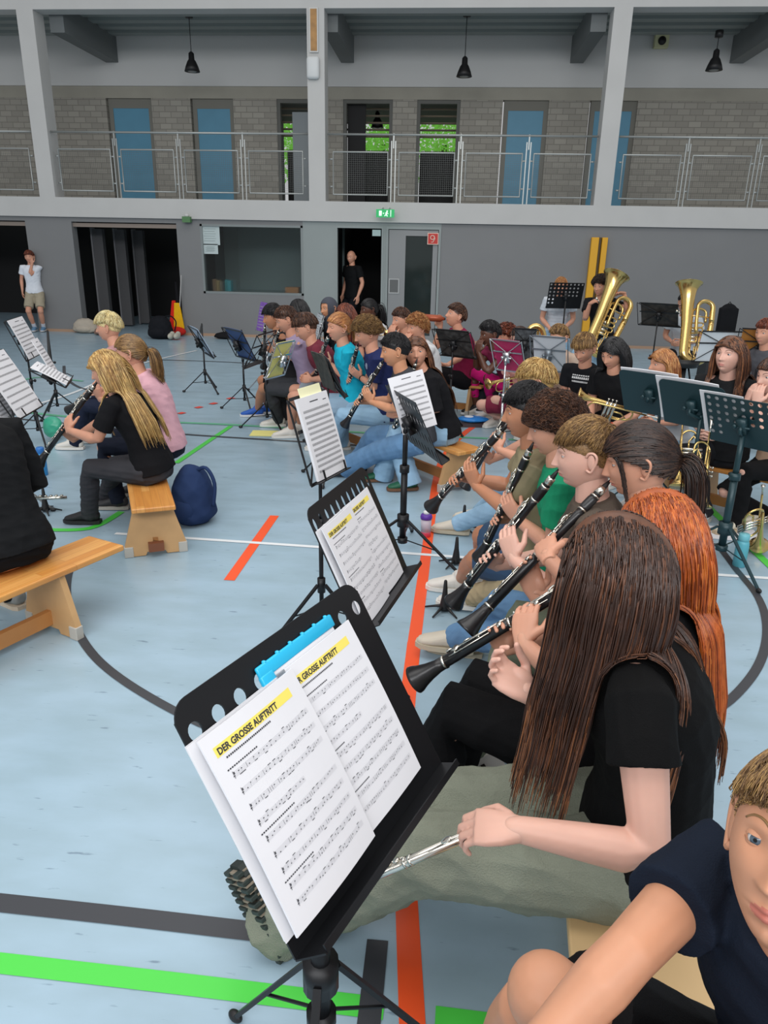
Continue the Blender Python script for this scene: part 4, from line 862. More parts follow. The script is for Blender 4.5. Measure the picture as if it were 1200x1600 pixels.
def trumpet(o, d, up, label, k=1., mat_=None):
    """o = bell rim centre, d = direction bell->mouthpiece axis, up = valve direction"""
    m = mat_ or BRASS; d = nrm(d); up = nrm(up-d*(up@d)); sd = np.cross(d, up); t = thing('trumpet', o, label, 'trumpet'); L = .48*k
    Q = lambda a, u, s_=0: o+(d*a+up*u+sd*s_)*k
    mb = MB(); mb.tube([Q(0, 0), Q(.005, 0), Q(.02, 0), Q(.05, 0), Q(.1, 0), Q(.2, 0), Q(.36, 0)], np.array([.062, .061, .045, .028, .018, .012, .007])*k, 24); mb.build('bell', m, t)
    mb = MB(); arc = [Q(.36+.055*math.sin(a), -.055+.055*math.cos(a)) for a in np.linspace(0, math.pi, 10)]; mb.tube(arc+[Q(.26, -.11)], .0065*k, 10)
    arc2 = [Q(.14-.05*math.sin(a), -.055+.055*math.cos(a)+.0, .03) for a in np.linspace(0, math.pi, 10)]; mb.tube([Q(.5, 0, .03), Q(.3, 0, .03)]+arc2+[Q(.26, -.11, .03)], .006*k, 10)
    mb.tube([Q(.26, -.11, .015), Q(.33, -.11, .015), Q(.37, -.08, .015), Q(.33, -.05, .015), Q(.26, -.05, .015)], .006*k, 8); mb.build('tubing', m, t)
    for i in range(3):
        mb = MB(); mb.tube([Q(.215+.028*i, -.14, .015), Q(.215+.028*i, .02, .015)], .0105*k, 12); v = mb.build('valve', SILVER, t)
        mb = MB(); mb.tube([Q(.215+.028*i, .02, .015), Q(.215+.028*i, .045, .015)], .003*k, 6); mb.tube([Q(.215+.028*i, .045, .015), Q(.215+.028*i, .05, .015)], .008*k, 10); mb.build('finger_button', SILVER, v)
    mb = MB(); mb.tube([Q(.5, 0, .03), Q(.54, 0, .03), Q(.57, 0, .03), Q(.585, 0, .03)], np.array([.005, .006, .009, .013])*k, 14); mb.build('mouthpiece', SILVER, t)
    return t
def tuba(o, up, right, label, k=1., sx=1.35):
    up = nrm(up); right = nrm(right-up*(up@right)); fr = np.cross(up, right); t = thing('tuba', o, label, 'tuba')
    Q = lambda x, z, y=0: o+(right*x*(sx if x > .02 else 1)+up*z+fr*y)*k
    mb = MB(); P = [Q(-.02, .92), Q(-.02, .915), Q(-.02, .89), Q(-.02, .84), Q(-.015, .76), Q(-.01, .62), Q(0, .42), Q(.0, .2)]; R = [.155, .152, .125, .098, .080, .066, .056, .05]
    arc = [Q(.10-.10*math.cos(a), .13-.11*math.sin(a)) for a in np.linspace(0.05, math.pi, 12)]; P += arc; R += list(np.linspace(.05, .036, 12)); P += [Q(.205, .3), Q(.215, .5)]; R += [.034, .031]
    mb.tube(smooth_path(P, 3), np.interp(np.linspace(0, len(R)-1, 3*(len(R)-1)+1), range(len(R)), R)*k, 24); mb.build('bell', BRASS, t)
    mb = MB(); P = [Q(.215, .5), Q(.215, .62)]+[Q(.15+.065*math.cos(a), .66+.075*math.sin(a)) for a in np.linspace(0.1, math.pi, 10)]+[Q(.085, .5), Q(.09, .36)]
    mb.tube(smooth_path(P, 3), np.linspace(.031, .018, 3*(len(P)-1)+1)*k, 16)
    P = [Q(.175, .5, .04), Q(.175, .58, .04)]+[Q(.115+.06*math.cos(a), .60+.055*math.sin(a), .04) for a in np.linspace(0, math.pi, 8)]+[Q(.055, .3, .05), Q(.06, .18, .05)]; mb.tube(smooth_path(P, 3), .014*k, 12); mb.build('bow', BRASS, t)
    mb = MB()
    for i, (x, w_) in enumerate(((.04, .06), (.075, .1), (.11, .07), (.145, .11))):
        mb.tube(smooth_path([Q(x, .22, .07), Q(x, .16-.02*i, .07), Q(x+w_*.3, .12-.02*i, .07), Q(x+w_*.5, .18, .07), Q(x+w_*.5, .34, .07)], 4), .008*k, 10)
    for z in (.3, .36, .42): mb.tube(smooth_path([Q(.02, z, .075), Q(.15, z+.03, .08), Q(.17, z+.06, .075), Q(.15, z+.08, .07), Q(.05, z+.06, .06)], 4), .008*k, 10)
    mb.build('crook', BRASS, t)
    for i in range(4): mb = MB(); mb.tube([Q(.06, .28+.045*i, .085), Q(.13, .29+.045*i, .085)], .019*k, 14); mb.tube([Q(.02, .275+.045*i, .1), Q(.06, .28+.045*i, .095)], .006*k, 6); mb.build('valve', SILVER, t)
    mb = MB(); mb.tube(smooth_path([Q(.05, .5, .06), Q(.0, .56, .07), Q(-.08, .6, .07)], 4), .007*k, 8); mb.tube([Q(-.08, .6, .07), Q(-.11, .61, .07)], np.array([.008, .017])*k, 12); mb.build('mouthpiece', SILVER, t)
    for z in (.25, .55): mb = MB(); mb.tube([Q(.0, z), Q(.21, z)], .007*k, 8); mb.build('brace', BRASS, t)
    return t
def flute(a, b, label, up=(0, 0, 1)):
    a = np.asarray(a, float); b = np.asarray(b, float); t = thing('flute', a, label, 'flute'); d = nrm(b-a); L = np.linalg.norm(b-a); up = nrm(np.array(up)-d*(np.array(up)@d)); sd = np.cross(d, up)
    mb = MB(); mb.tube([a, b], .0098, 18); mb.build('tube', SILVER, t)
    mb = MB()
    for f in (.0, .33, .36, .84): mb = MB(); mb.tube([a+d*L*f, a+d*(L*f+.006)], .0112, 18); mb.build('ring', SILVER, t)
    for f in np.linspace(.4, .95, 13): mb = MB(); c = a+d*L*f+up*.010; mb.tube([c, c+up*.004, c+up*.0055], [.0078, .0078, .003], 14); mb.build('key', SILVER, t)
    mb = MB(); mb.tube([a+d*L*.38+sd*.010+up*.006, a+d*L*.97+sd*.010+up*.006], .0022, 8); mb.tube([a+d*L*.38-sd*.010+up*.006, a+d*L*.8-sd*.010+up*.006], .0022, 8); mb.build('rod', SILVER, t)
    mb = MB(); mb.ell(a+d*L*.13+up*.009, [.014, .009, .004], [d, sd, up]); mb.build('lip_plate', SILVER, t)
    return t
# ------------------------------------------------------------ sheets
def axes_of(az, tilt):
    a = math.radians(az); t = math.radians(tilt); n = np.array([math.cos(a)*math.cos(t), math.sin(a)*math.cos(t), math.sin(t)]); r_ = np.array([-math.sin(a), math.cos(a), 0]); return r_, np.cross(n, r_), n
def sheet(c, r_, u, n, label, wd=.21, ht=.297, det=1, title=False, paper=None, curl=.006, thick=.003, seed=0, group='music sheets on the stands', name='music_sheet', cat='sheet music', ntitle=None, staves=None, blank=False):
    """c = centre of paper front"""
    rg = np.random.default_rng(seed+11); mb = MB(); nx = 10
    bend = lambda x, y: curl*(-(np.cos(np.clip((x/wd+.5), 0, 1)*math.pi)*.5-.5))*0+curl*np.sin((x/wd+.5)*math.pi)*.6+curl*.5*np.sin((y/ht+.5)*math.pi*1.0)
    def Pt(x, y, o=0.): x = np.asarray(x, float); y = np.asarray(y, float); return c+np.multiply.outer(x, r_)+np.multiply.outer(y, u)+np.multiply.outer(bend(x, y)+o, n)
    X, Y = np.meshgrid(np.linspace(-wd/2, wd/2, nx+1), np.linspace(-ht/2, ht/2, nx+1)); X = X.ravel(); Y = Y.ravel(); m = nx+1
    Fq = [(j*m+i, j*m+i+1, (j+1)*m+i+1, (j+1)*m+i) for j in range(nx) for i in range(nx)]
    mb.add(Pt(X, Y), Fq, 0); mb.add(Pt(X, Y, -thick), [f[::-1] for f in Fq], 0)
    ed = [j for j in range(m)]+[j*m+nx for j in range(1, m)]+[nx*m+i for i in range(nx-1, -1, -1)]+[j*m for j in range(nx-1, 0, -1)]; ne = len(ed)
    E = np.vstack([Pt(X[ed], Y[ed]), Pt(X[ed], Y[ed], -thick)]); mb.add(E, [(i, ne+i, ne+(i+1) % ne, (i+1) % ne) for i in range(ne)], 0)
    o = .0005
    def bar(x0, x1, y0, y1, mm=1, k=4, oo=o):
        xs = np.linspace(x0, x1, k+1); V = np.vstack([Pt(xs, np.full(k+1, y0), oo), Pt(xs, np.full(k+1, y1), oo)]); mb.add(V, [(i, i+1, k+2+i, k+1+i) for i in range(k)], mm)
    if not blank:
        mg = .018; y = ht/2-.02
        if title:
            bar(-wd/2+mg-.004, wd/2-.028, y-.014, y+.001, 2, 6, .0003)
            V, F = text_mesh('DER GROSSE AUFTRITT', .0125); V = V[:, :2]; V = V/ V[:, 0].max()*np.array([wd*.60, wd*.60*1.0]); V[:, 1] *= 1.1
            mb.add(Pt(V[:, 0]-wd/2+mg, V[:, 1]+y-.0118, .0007), F, 1)
            for q_ in range(26): bar(-wd/2+mg+.008+q_*.0036, -wd/2+mg+.0105+q_*.0036, y-.0215, y-.019, 1, 1)
            y -= .036
        else:
            bar(-wd*.15, wd*.12, y-.004, y, 1, 1); bar(wd*.28, wd*.40, y-.009, y-.006, 1, 1); y -= .022
        ns = staves or 9; dy = (y+ht/2-.02)/ns
        for s_ in range(ns):
            y0 = y-dy*s_-.006; x1 = wd/2-.014 if not (title and s_ in (3,)) else wd*.1
            if det >= 2 and s_ in (0, 4, 7): 
                for q_ in range(int(rg.integers(9, 20))): bar(-wd/2+mg+q_*.0040, -wd/2+mg+.0028+q_*.0040, y0+.0055, y0+.0075, 1, 1)
            if det >= 1:
                for l in range(5): bar(-wd/2+mg+(.004 if det > 1 else 0), x1, y0-l*.0017, y0-l*.0017+(.00028 if det > 1 else .0006), 3 if det > 1 else 1, 4)
            if det < 2: bar(-wd/2+mg, x1, y0-.009, y0-.0035, 3, 4, .0004)
            if det >= 2:
                V = np.array([[0, 0], [.0012, .004], [.003, .009], [.0015, .012], [.0005, .009], [.0022, .003], [.002, -.003], [0, -.003]])
                bar(-wd/2+mg+.0050, -wd/2+mg+.0057, y0-.0085, y0+.002, 1, 1); bar(-wd/2+mg+.0037, -wd/2+mg+.0070, y0-.0056, y0-.0044, 1, 1); bar(-wd/2+mg+.0060, -wd/2+mg+.0078, y0-.003, y0+.0005, 1, 1)
                x = -wd/2+mg+.014; 
                while x < x1-.004:
                    if rg.random() < .14: bar(x, x+.0004, y0-.0068, y0, 1, 1); x += .004; continue
                    p = rg.integers(0, 6)*.00085; bar(x, x+.0018, y0-p-.0020, y0-p-.0007, 1, 1)
                    st = rg.random()
                    if st < .8: sg_ = 1 if p > .0025 else -1; bar(x+(.0015 if sg_ > 0 else 0), x+(.0018 if sg_ > 0 else .0003), y0-p-.001, y0-p-.001+sg_*.005, 3, 1)
                    if st < .3 and x < x1-.012: bar(x, x+.006, y0-p+.0042 if p > .0025 else y0-p-.0075, y0-p+.0052 if p > .0025 else y0-p-.0065, 1, 1)
                    x += rg.choice([.0055, .0075, .0105])
    ob = mb.build(name, [paper or PAPER, INK, HILITE, mat('staff_grey_near' if det > 1 else 'staff_grey', 'aaaab0' if det > 1 else 'c4c4c8', .8)], None, smooth=False, origin=c)
    tag(ob, label, cat, group); return ob
# ------------------------------------------------------------ music stands
def plate(mb, c, r_, u, n, wd, ht, th, nxh=0, nyh=0, hole=(.008, .008), mask=None, round_=.02, rows=None, m=0):
    """desk plate with real holes; grid cells"""
    def out(P2, off): return c+np.outer(P2[:, 0], r_)+np.outer(P2[:, 1], u)+n*off
    if nxh == 0:
        P = []
        for cx, cy, a0 in ((wd/2-round_, ht/2-round_, 0), (-wd/2+round_, ht/2-round_, 90), (-wd/2+round_, -ht/2+round_*.2, 180), (wd/2-round_, -ht/2+round_*.2, 270)):
            rr_ = round_ if cy > 0 else round_*.2
            cx_ = math.copysign(wd/2-rr_, cx)
            for a in np.linspace(a0, a0+90, 6): P.append([cx_+rr_*math.cos(math.radians(a)), cy+rr_*math.sin(math.radians(a))])
        mb.prism(out(np.array(P), -th/2), n*th, m); return
    cw, chh = wd/nxh, ht/nyh; K = 16
    for off, flip in ((th/2, False), (-th/2, True)):
        for i in range(nxh):
            for j in range(nyh):
                cx, cy = -wd/2+cw*(i+.5), -ht/2+chh*(j+.5); a = np.linspace(0, 2*np.pi, K, endpoint=False)+math.pi/4
                if mask is not None and not mask(i, j):
                    V = out(np.array([[cx-cw/2, cy-chh/2], [cx+cw/2, cy-chh/2], [cx+cw/2, cy+chh/2], [cx-cw/2, cy+chh/2]]), off); F = [(0, 1, 2, 3)]
                else:
                    ca_, sa_ = np.cos(a), np.sin(a); mx_ = np.maximum(abs(ca_), abs(sa_)); O = np.c_[cx+ca_/mx_*cw/2, cy+sa_/mx_*chh/2]; I = np.c_[cx+ca_*hole[0], cy+sa_*hole[1]]
                    V = np.vstack([out(O, off), out(I, off)]); F = [(k, (k+1) % K, K+(k+1) % K, K+k) for k in range(K)]
                    if not flip: V2 = np.vstack([out(I, th/2), out(I, -th/2)]); mb.add(V2, [(k, (k+1) % K, K+(k+1) % K, K+k) for k in range(K)], m)
                mb.add(V, [f[::-1] for f in F] if flip else F, m)
    P = np.array([[-wd/2, -ht/2], [wd/2, -ht/2], [wd/2, ht/2], [-wd/2, ht/2]]); V = np.vstack([out(P, th/2), out(P, -th/2)]); mb.add(V, [(k, (k+1) % 4, 4+(k+1) % 4, 4+k) for k in range(4)], m)
def stand(c, az, tilt, label, style='solid', wd=.47, ht=.34, m=None, lip=.055, foot=None, legaz=None, legr=.26, group='music stands', desk_c=None, pole=.0125, hub=.22, nh=10, hole=(.0125, .0135)):
    c = np.asarray(c, float); m = m or BLACK; r_, u, n = axes_of(az, tilt); th = .003
    back = c-n*.05-u*.03; base = np.array([back[0], back[1], 0]) if foot is None else np.array([foot[0], foot[1], 0]); t = thing('music_stand', base, label, 'music stand', group)
    mb = MB()
    if style == 'solid': plate(mb, c, r_, u, n, wd, ht, th, round_=.035)
    elif style == 'toprow':
        hh = .05; t_ = .023; plate(mb, c+u*(ht/2-t_-hh/2), r_, u, n, wd, hh, th, nh, 1, hole); 
        mb.prism(np.array([c+r_*x+u*y-n*th/2 for x, y in ((-wd/2, -ht/2), (wd/2, -ht/2), (wd/2, ht/2-t_-hh), (-wd/2, ht/2-t_-hh))]), n*th)
        P = [(wd/2, ht/2-t_)]+[(wd/2-.033+.033*math.cos(math.radians(a)), ht/2-.033+.033*math.sin(math.radians(a))+.0) for a in np.linspace(0, 90, 7)]+[(-wd/2+.033-.033*math.sin(math.radians(a)), ht/2-.033+.033*math.cos(math.radians(a))) for a in np.linspace(0, 90, 7)]+[(-wd/2, ht/2-t_)]
        P = [(x, max(y, ht/2-t_)) for x, y in P]; mb.prism(np.array([c+r_*x+u*y-n*th/2 for x, y in P]), n*th)
    elif style == 'slots': plate(mb, c, r_, u, n, wd, ht, th, 10, 4, (.009, .026))
    elif style == 'perf': plate(mb, c, r_, u, n, wd, ht, th, 9, 7, (.0125, .0125), mask=lambda i, j: (j == 6) or (j in (3, 4, 5) and 1 <= i <= 8) or (j in (1, 2) and i >= 7))
    elif style == 'wire':
        e = .006
        for y in (-ht/2, ht*.12, ht/2): mb.box(c+u*y-n*.004, [wd if y <= 0 else wd*.9, e*2, .003], [r_, u, n])
        mb.tube([c-r_*wd/2-u*ht/2-n*.004, c+r_*0+u*ht*.1-n*.006, c+r_*wd*.5+u*ht/2-n*.004], .004, 6); mb.tube([c+r_*wd/2-u*ht/2-n*.004, c+u*ht*.1-n*.006, c-r_*wd*.5+u*ht/2-n*.004], .004, 6)
        mb.tube([c-r_*wd/2-u*ht/2-n*.004, c-r_*wd/2+u*ht/2-n*.004], .004, 6); mb.tube([c+r_*wd/2-u*ht/2-n*.004, c+r_*wd/2+u*ht/2-n*.004], .004, 6)
    mb.build('desk', m, t, smooth=False)
    mb = MB(); o = c-u*ht/2
    if style == 'wire':
        mb.box(o+n*.015, [wd*.9, .004, .03], [r_, u, n])
        for s_ in (-1, 1): mb.box(o+n*.03+r_*s_*wd*.3+u*.02, [.008, .04, .004], [r_, u, n])
    else: mb.prism(np.array([o-r_*wd/2, o+r_*wd/2, o+r_*(wd/2-.012)+n*lip, o-r_*(wd/2-.012)+n*lip]), -u*.003); mb.box(o+n*lip+u*.004, [wd-.03, .012, .003], [r_, u, n])
    mb.build('ledge', m, t, smooth=False)
    top = base+np.array([0, 0, back[2]-.02]); mb = MB(); mb.box(c-n*.022, [.05, .09, .035], [r_, u, n]); mb.tube([c-n*.03, c-n*.05-u*.02, top], .012, 10); mb.ell(c-n*.035+r_*.035, [.014, .014, .014]); mb.tube([c-n*.035-r_*.05, c-n*.035+r_*.05], .006, 8)
    mb.build('bracket', m, t)
    if style == 'wire': pole *= .75
    mb = MB(); mb.tube([top+[0, 0, .02], base+[0, 0, .48]], pole*.85, 12); mb.build('upper_pole', m, t)
    mb = MB(); mb.tube([base+[0, 0, .55], base+[0, 0, .13]], pole*1.1, 12); mb.tube([base+[0, 0, .56], base+[0, 0, .52]], pole*1.6, 12); mb.build('lower_pole', m, t)
    mb = MB(); kx = dirz(az+60); p = base+[0, 0, .54]; mb.tube([p, p+kx*.035], .006, 8); mb.ell(p+kx*.045, [.012, .012, .014]); mb.build('knob', BLACKP, t)
    mb = MB(); mb.tube([base+[0, 0, hub+.05], base+[0, 0, hub-.02]], pole*2.0, 14); mb.build('hub', m, t); mb = MB(); mb.tube([base+[0, 0, hub-.09], base+[0, 0, hub-.12]], pole*1.7, 14); mb.build('collar', m, t)
    a0 = az if legaz is None else legaz
    for i in range(3):
        d = dirz(a0+120*i); mb = MB(); A = base+[0, 0, hub+.02]+d*pole*2; B = base+d*legr+[0, 0, .012]; sdv = np.cross(d, [0, 0, 1.]); ax = nrm(B-A)
        mb.box((A+B)/2, [np.linalg.norm(B-A), .016, .010], [ax, sdv, np.cross(ax, sdv)]); C_ = base+[0, 0, hub-.1]+d*pole*1.5; D_ = A+(B-A)*.55; mb.tube([C_, D_], .004, 6)
        lg = mb.build('leg', m, t, smooth=False); mb = MB(); mb.ell(B+[0, 0, .002], [.02, .012, .014], [d, sdv, [0, 0, 1]]); mb.build('rubber_foot', BLACKP, lg)
    return t, (r_, u, n)
WOODT = mat('bench_pine', 'd9a763', .45, noise=.18, nscale=4, stretch=(1, 1, 1)); WOODP = mat('bench_ply', 'c99f6e', .55, noise=.06, nscale=10); WOODB = mat('bench_beam', 'b97f48', .5, noise=.1, nscale=6); CORN = mat('corner_block', 'b9b5ac', .5); WOODR = mat('bench_block', '7c4a30', .6)
def wood_stripes():
    m = bpy.data.materials.new('bench_planks'); m.use_nodes = True; nt = m.node_tree; b = nt.nodes['Principled BSDF']; tc = nt.nodes.new('ShaderNodeTexCoord')
    bt = nt.nodes.new('ShaderNodeTexBrick'); bt.inputs['Scale'].default_value = 1; bt.inputs['Brick Width'].default_value = .42; bt.inputs['Row Height'].default_value = .045; bt.inputs['Mortar Size'].default_value = .0008; bt.offset = .37
    bt.inputs['Color1'].default_value = lin('dba05a')+(1,); bt.inputs['Color2'].default_value = lin('c8853f')+(1,); bt.inputs['Mortar'].default_value = lin('a86f38')+(1,)
    nt.links.new(tc.outputs['UV'], bt.inputs['Vector']); 
    n = nt.nodes.new('ShaderNodeTexNoise'); mp = nt.nodes.new('ShaderNodeMapping'); mp.inputs['Scale'].default_value = (3, 60, 1); nt.links.new(tc.outputs['UV'], mp.inputs['Vector']); nt.links.new(mp.outputs['Vector'], n.inputs['Vector']); n.inputs['Scale'].default_value = 1
    mx = nt.nodes.new('ShaderNodeMixRGB'); mx.blend_type = 'OVERLAY'; mx.inputs['Fac'].default_value = .35; nt.links.new(bt.outputs['Color'], mx.inputs['Color1']); nt.links.new(n.outputs['Fac'], mx.inputs['Color2']); nt.links.new(mx.outputs['Color'], b.inputs['Base Color']); b.inputs['Roughness'].default_value = .35
    return m
PLANK = wood_stripes()
def bench(p0, p1, label, h=.33, wd=.24, ends=(True, True), top=None, inset=.12, group='wooden gym benches'):
    p0 = np.array([p0[0], p0[1], 0.]); p1 = np.array([p1[0], p1[1], 0.]); d = nrm(p1-p0); s_ = np.cross([0, 0, 1.], d); L = np.linalg.norm(p1-p0); U = np.array([0, 0, 1.]); c = (p0+p1)/2
    t = thing('gym_bench', c, label, 'bench', group); th = .028
    mb = MB(); mb.box(c+U*(h-th/2), [L, wd, th], [d, s_, U]); o = mb.build('seat', top or PLANK, t, smooth=False, bevel=.006)
    me = o.data; uv = me.uv_layers.new(name='UVMap')
    for lp in me.loops:
        co = np.array(me.vertices[lp.vertex_index].co)+np.array(c)-c; uv.data[lp.index].uv = (float(co@d), float(co@s_))
    for i, (p, sg) in enumerate(((p0, 1), (p1, -1))):
        if not ends[i]: continue
        e = p+d*sg*inset; mb = MB(); hh = h-th; wb, wt = .17, .10
        P = [e-s_*wb+U*.0, e-s_*wb+U*.06, e-s_*wt+U*hh, e+s_*wt+U*hh, e+s_*wb+U*.06, e+s_*wb, e+s_*.06+U*.0, e+s_*.05+U*.02, e-s_*.05+U*.02, e-s_*.06]
        mb.prism(np.array(P)+U*.004, d*sg*.03); lg = mb.build('end_leg', WOODP, t, smooth=False)
        for q_ in (-1, 1): mb = MB(); mb.box(e+d*sg*.015+s_*q_*(wb-.02)+U*.032, [.04, .05, .064], [d, s_, U]); mb.build('corner_block', CORN, lg, smooth=False, bevel=.004)
        mb = MB(); mb.box(e-d*sg*.014+U*.06, [.05, .085, .05], [d, s_, U]); mb.build('stop_block', WOODR, t, smooth=False)
    mb = MB(); mb.box(c+U*.075, [L-2*inset, .03, .07], [d, s_, U]); mb.build('beam', WOODB, t, smooth=False)
    return t
def bottle(c, label, h=.2, r_=.035, body='4aa7b8', cap='4aa7b8', prof=None, clear=False, name='bottle'):
    c = np.array([c[0], c[1], c[2] if len(c) > 2 else 0.]); t = thing('bottle', c, label, 'bottle'); U = np.array([0, 0, 1.])
    mb = MB(); P = prof or [(0, .9), (.02, 1), (.62, 1), (.72, .95), (.80, .78)]; mb.tube([c+U*h*a for a, _ in P], [r_*b for _, b in P], 24); mb.build('body', mat('bottle_'+body, body, .25 if clear else .4, alpha=.75 if clear else None), t)
    mb = MB(); mb.tube([c+U*h*.80, c+U*h*.81, c+U*h*.97, c+U*h], [r_*.80, r_*.86, r_*.84, r_*.7], 24); mb.build('cap', mat('cap_'+cap, cap, .4), t)
    return t
def sitbag(c, label, size, col, rz=0, name='backpack', strap=True, cat='backpack'):
    c = np.array([c[0], c[1], 0.]); t = thing(name, c, label, cat); U = np.array([0, 0, 1.]); a = dirz(rz); s_ = np.cross(U, a); sx, sy, sz = size
    mb = MB(); mb.ell(c+U*sz*.48, [sx*.5, sy*.5, sz*.55], [a, s_, U]); mb.ell(c+U*sz*.34, [sx*.53, sy*.52, sz*.40], [a, s_, U]); mb.ell(c+U*sz*.22, [sx*.56, sy*.54, sz*.27], [a, s_, U]); V, F = remesh(mb, max(.008, sx*.04), 8, wrinkle(5, .012, .7)); V[:, 2] = np.maximum(V[:, 2], .004); mb = MB(); mb.add(V, F); mb.build('body', cloth(col), t)
    if strap: mb = MB(); mb.tube(smooth_path([c+U*sz*.9+a*sx*.1, c+U*sz*1.0+a*sx*.45, c+U*sz*.75+a*sx*.68, c+U*sz*.35+a*sx*.6], 5), .012, 8); mb.build('strap', cloth(col+''), t)
    mb = MB(); mb.ell(c+U*sz*.3-s_*sy*.35, [sx*.33, sy*.2, sz*.24], [a, s_, U]); mb.build('front_pocket', cloth(col), t)
    return t
def peg(c, label, group='clarinet floor pegs'):
    c = np.array([c[0], c[1], 0.]); t = thing('clarinet_peg', c, label, 'instrument stand', group); U = np.array([0, 0, 1.])
    mb = MB(); mb.tube([c+U*.012, c+U*.03, c+U*.10, c+U*.165, c+U*.17], [.026, .024, .013, .008, .005], 16); mb.build('cone', BLACKP, t)
    for i in range(5):
        d = dirz(20+72*i); mb = MB(); mb.tube([c+U*.035, c+d*.05+U*.02, c+d*.10+U*.006], [.008, .007, .004], 8); mb.build('leg', BLACKP, t)
    return t
# ------------------------------------------------------------ music stands and sheets
def sheets_on(c, ax, label, du=0, dv=0, off=.008, **kw):
    r_, u, n = ax; return sheet(np.asarray(c)+r_*du+u*dv+n*off, r_, u, n, label, **kw)
C1 = np.array([-.16, .975, .955]); az1, tl1 = -24, 31
s1, ax1 = stand(C1, az1, tl1, 'large black music stand in the foreground with round holes along its top', 'toprow', .470, .385, lip=.048, legaz=150, foot=np.array([-.19, 1.05, 0]), pole=.018, hub=.33)
r_, u_, n_ = ax1; bot = -.385/2+.003
for i in range(4): sheets_on(C1, ax1, ['white page bundle at the very back of the stack on the foreground stand', '', '', 'white page bundle just under the titled left page on the foreground stand'][i], -.134-.0012*i, bot+.178+.0, off=.004+.0022*i, blank=True, thick=.0015, group='page stack on the foreground stand', name='paper_stack', cat='paper', curl=.004) if i in (0, 3) else None
sheets_on(C1, ax1, 'right hand music page titled in marker on the foreground stand', .058, bot+.180, off=.012, det=2, title=True, seed=2, curl=.006)
sheets_on(C1, ax1, 'left hand music page overlapping the right one on the foreground stand', -.128, bot+.178, off=.024, det=2, title=True, seed=1, curl=.009)
o = sheets_on(C1, ax1, 'white page edge sticking out above the pages on the foreground stand', .03, bot+.194, off=.006, blank=True, wd=.19, curl=.004, name='paper', cat='paper')
mb = MB(); cc = C1+r_*.028+u_*(bot+.345)+n_*.006; mb.box(cc, [.205, .022, .007], [r_, u_, n_]); mb.box(cc-r_*.088-u_*.022, [.03, .036, .009], [r_, u_, n_])
for q in range(6): mb.ell(cc+r_*(-.08+.034*q)+u_*.011, [.004, .003, .003])
tag(mb.build('clipboard', mat('cyan_plastic', '27b4e0', .3), smooth=True, bevel=.003, origin=cc), 'bright cyan plastic folder edge behind the pages on the foreground stand', 'folder')
mb = MB(); mb.box(cc-r_*.066-u_*.022+n_*.006, [.02, .014, .003], [r_, u_, n_]); tag(mb.build('metal_clip', CHROME, smooth=False, origin=cc), 'small metal clip below the cyan folder edge', 'clip')

C2 = np.array([-.222, 1.99, .885]); s2, ax2 = stand(C2, -13, 25, 'black music stand with slotted desk behind the foreground stand', 'toprow', .46, .36, lip=.06, nh=11, hole=(.009, .019), foot=at_z(548, 1130, 0), legaz=40, pole=.016)
bot = -.18
sheets_on(C2, ax2, 'left music page with yellow title on the slotted stand', -.115, bot+.150, off=.020, det=2, title=True, seed=4, curl=.007)
sheets_on(C2, ax2, 'right music page with yellow title on the slotted stand', .065, bot+.152, off=.010, det=2, title=True, seed=5, curl=.006)
sheets_on(C2, ax2, 'page stack under the left page on the slotted stand', -.122, bot+.149, off=.006, blank=True, thick=.008, name='paper_stack', cat='paper', curl=.003)
C3 = np.array([-.45, 2.60, 1.045]); s3, ax3 = stand(C3, -20, 17, 'thin folding stand holding an upright white music book', 'wire', .26, .31, foot=at_z(503, 985, 0), legaz=100)
sheets_on(C3, ax3, 'white music book with eleven staves on the thin folding stand', .01, 0, off=.012, det=1, staves=12, thick=.010, seed=6, curl=.004, wd=.215, ht=.30, cat='music book', name='music_book')
sheets_on(C3, ax3, 'yellowish page sticking up behind the music book on the folding stand', .02, .035, off=.003, blank=True, wd=.15, paper=mat('paper_cream', 'eceac0', .8), name='paper', cat='paper')
C4 = np.array([-.15, 3.60, .875]); s4, ax4 = stand(C4, 22, 25, 'black music stand with slotted holes seen from behind, in front of the green shoes', 'slots', .47, .34, lip=.05, foot=at_z(628, 872, 0), legaz=-35, pole=.017, legr=.42)
pc = at_d(645, 628, depth(C4)+.05); up4 = nrm(np.array([-.30, .15, .93])); rr4 = nrm(np.cross(up4, np.cross([.62, .68, .2], up4)))
rr4 = nrm(at_d(684, 636, depth(pc)+.06)-at_d(640, 650, depth(pc))) ; nn4 = nrm(np.cross(rr4, up4)); rr4 = nrm(np.cross(up4, nn4))
sheet(pc, rr4, up4, nn4, 'loose white double music sheet propped on the slotted stand, before the person in black', wd=.20, ht=.29, det=1, seed=9, staves=8, curl=.004)
C5 = np.array([-.83, 5.42, .80]); s5, ax5 = stand(C5, 18, 24, 'black folding stand with a black folder, in front of the person in navy', 'wire', .40, .30, legaz=30)
sheets_on(C5, ax5, 'closed black folder on the folding stand before the person in navy', 0, 0, off=.006, blank=True, wd=.38, ht=.30, paper=mat('folder_black', '1f242c', .6), thick=.006, name='folder', cat='folder')
sheets_on(at_d(506, 580, depth(C5)-.1), axes_of(30, 20), 'dark patterned music folder left of the closed black folder', 0, 0, off=.0, blank=True, wd=.26, ht=.28, paper=mat('folder_pattern', '37342f', .6, noise=.6, nscale=25), thick=.008, name='folder', cat='folder')
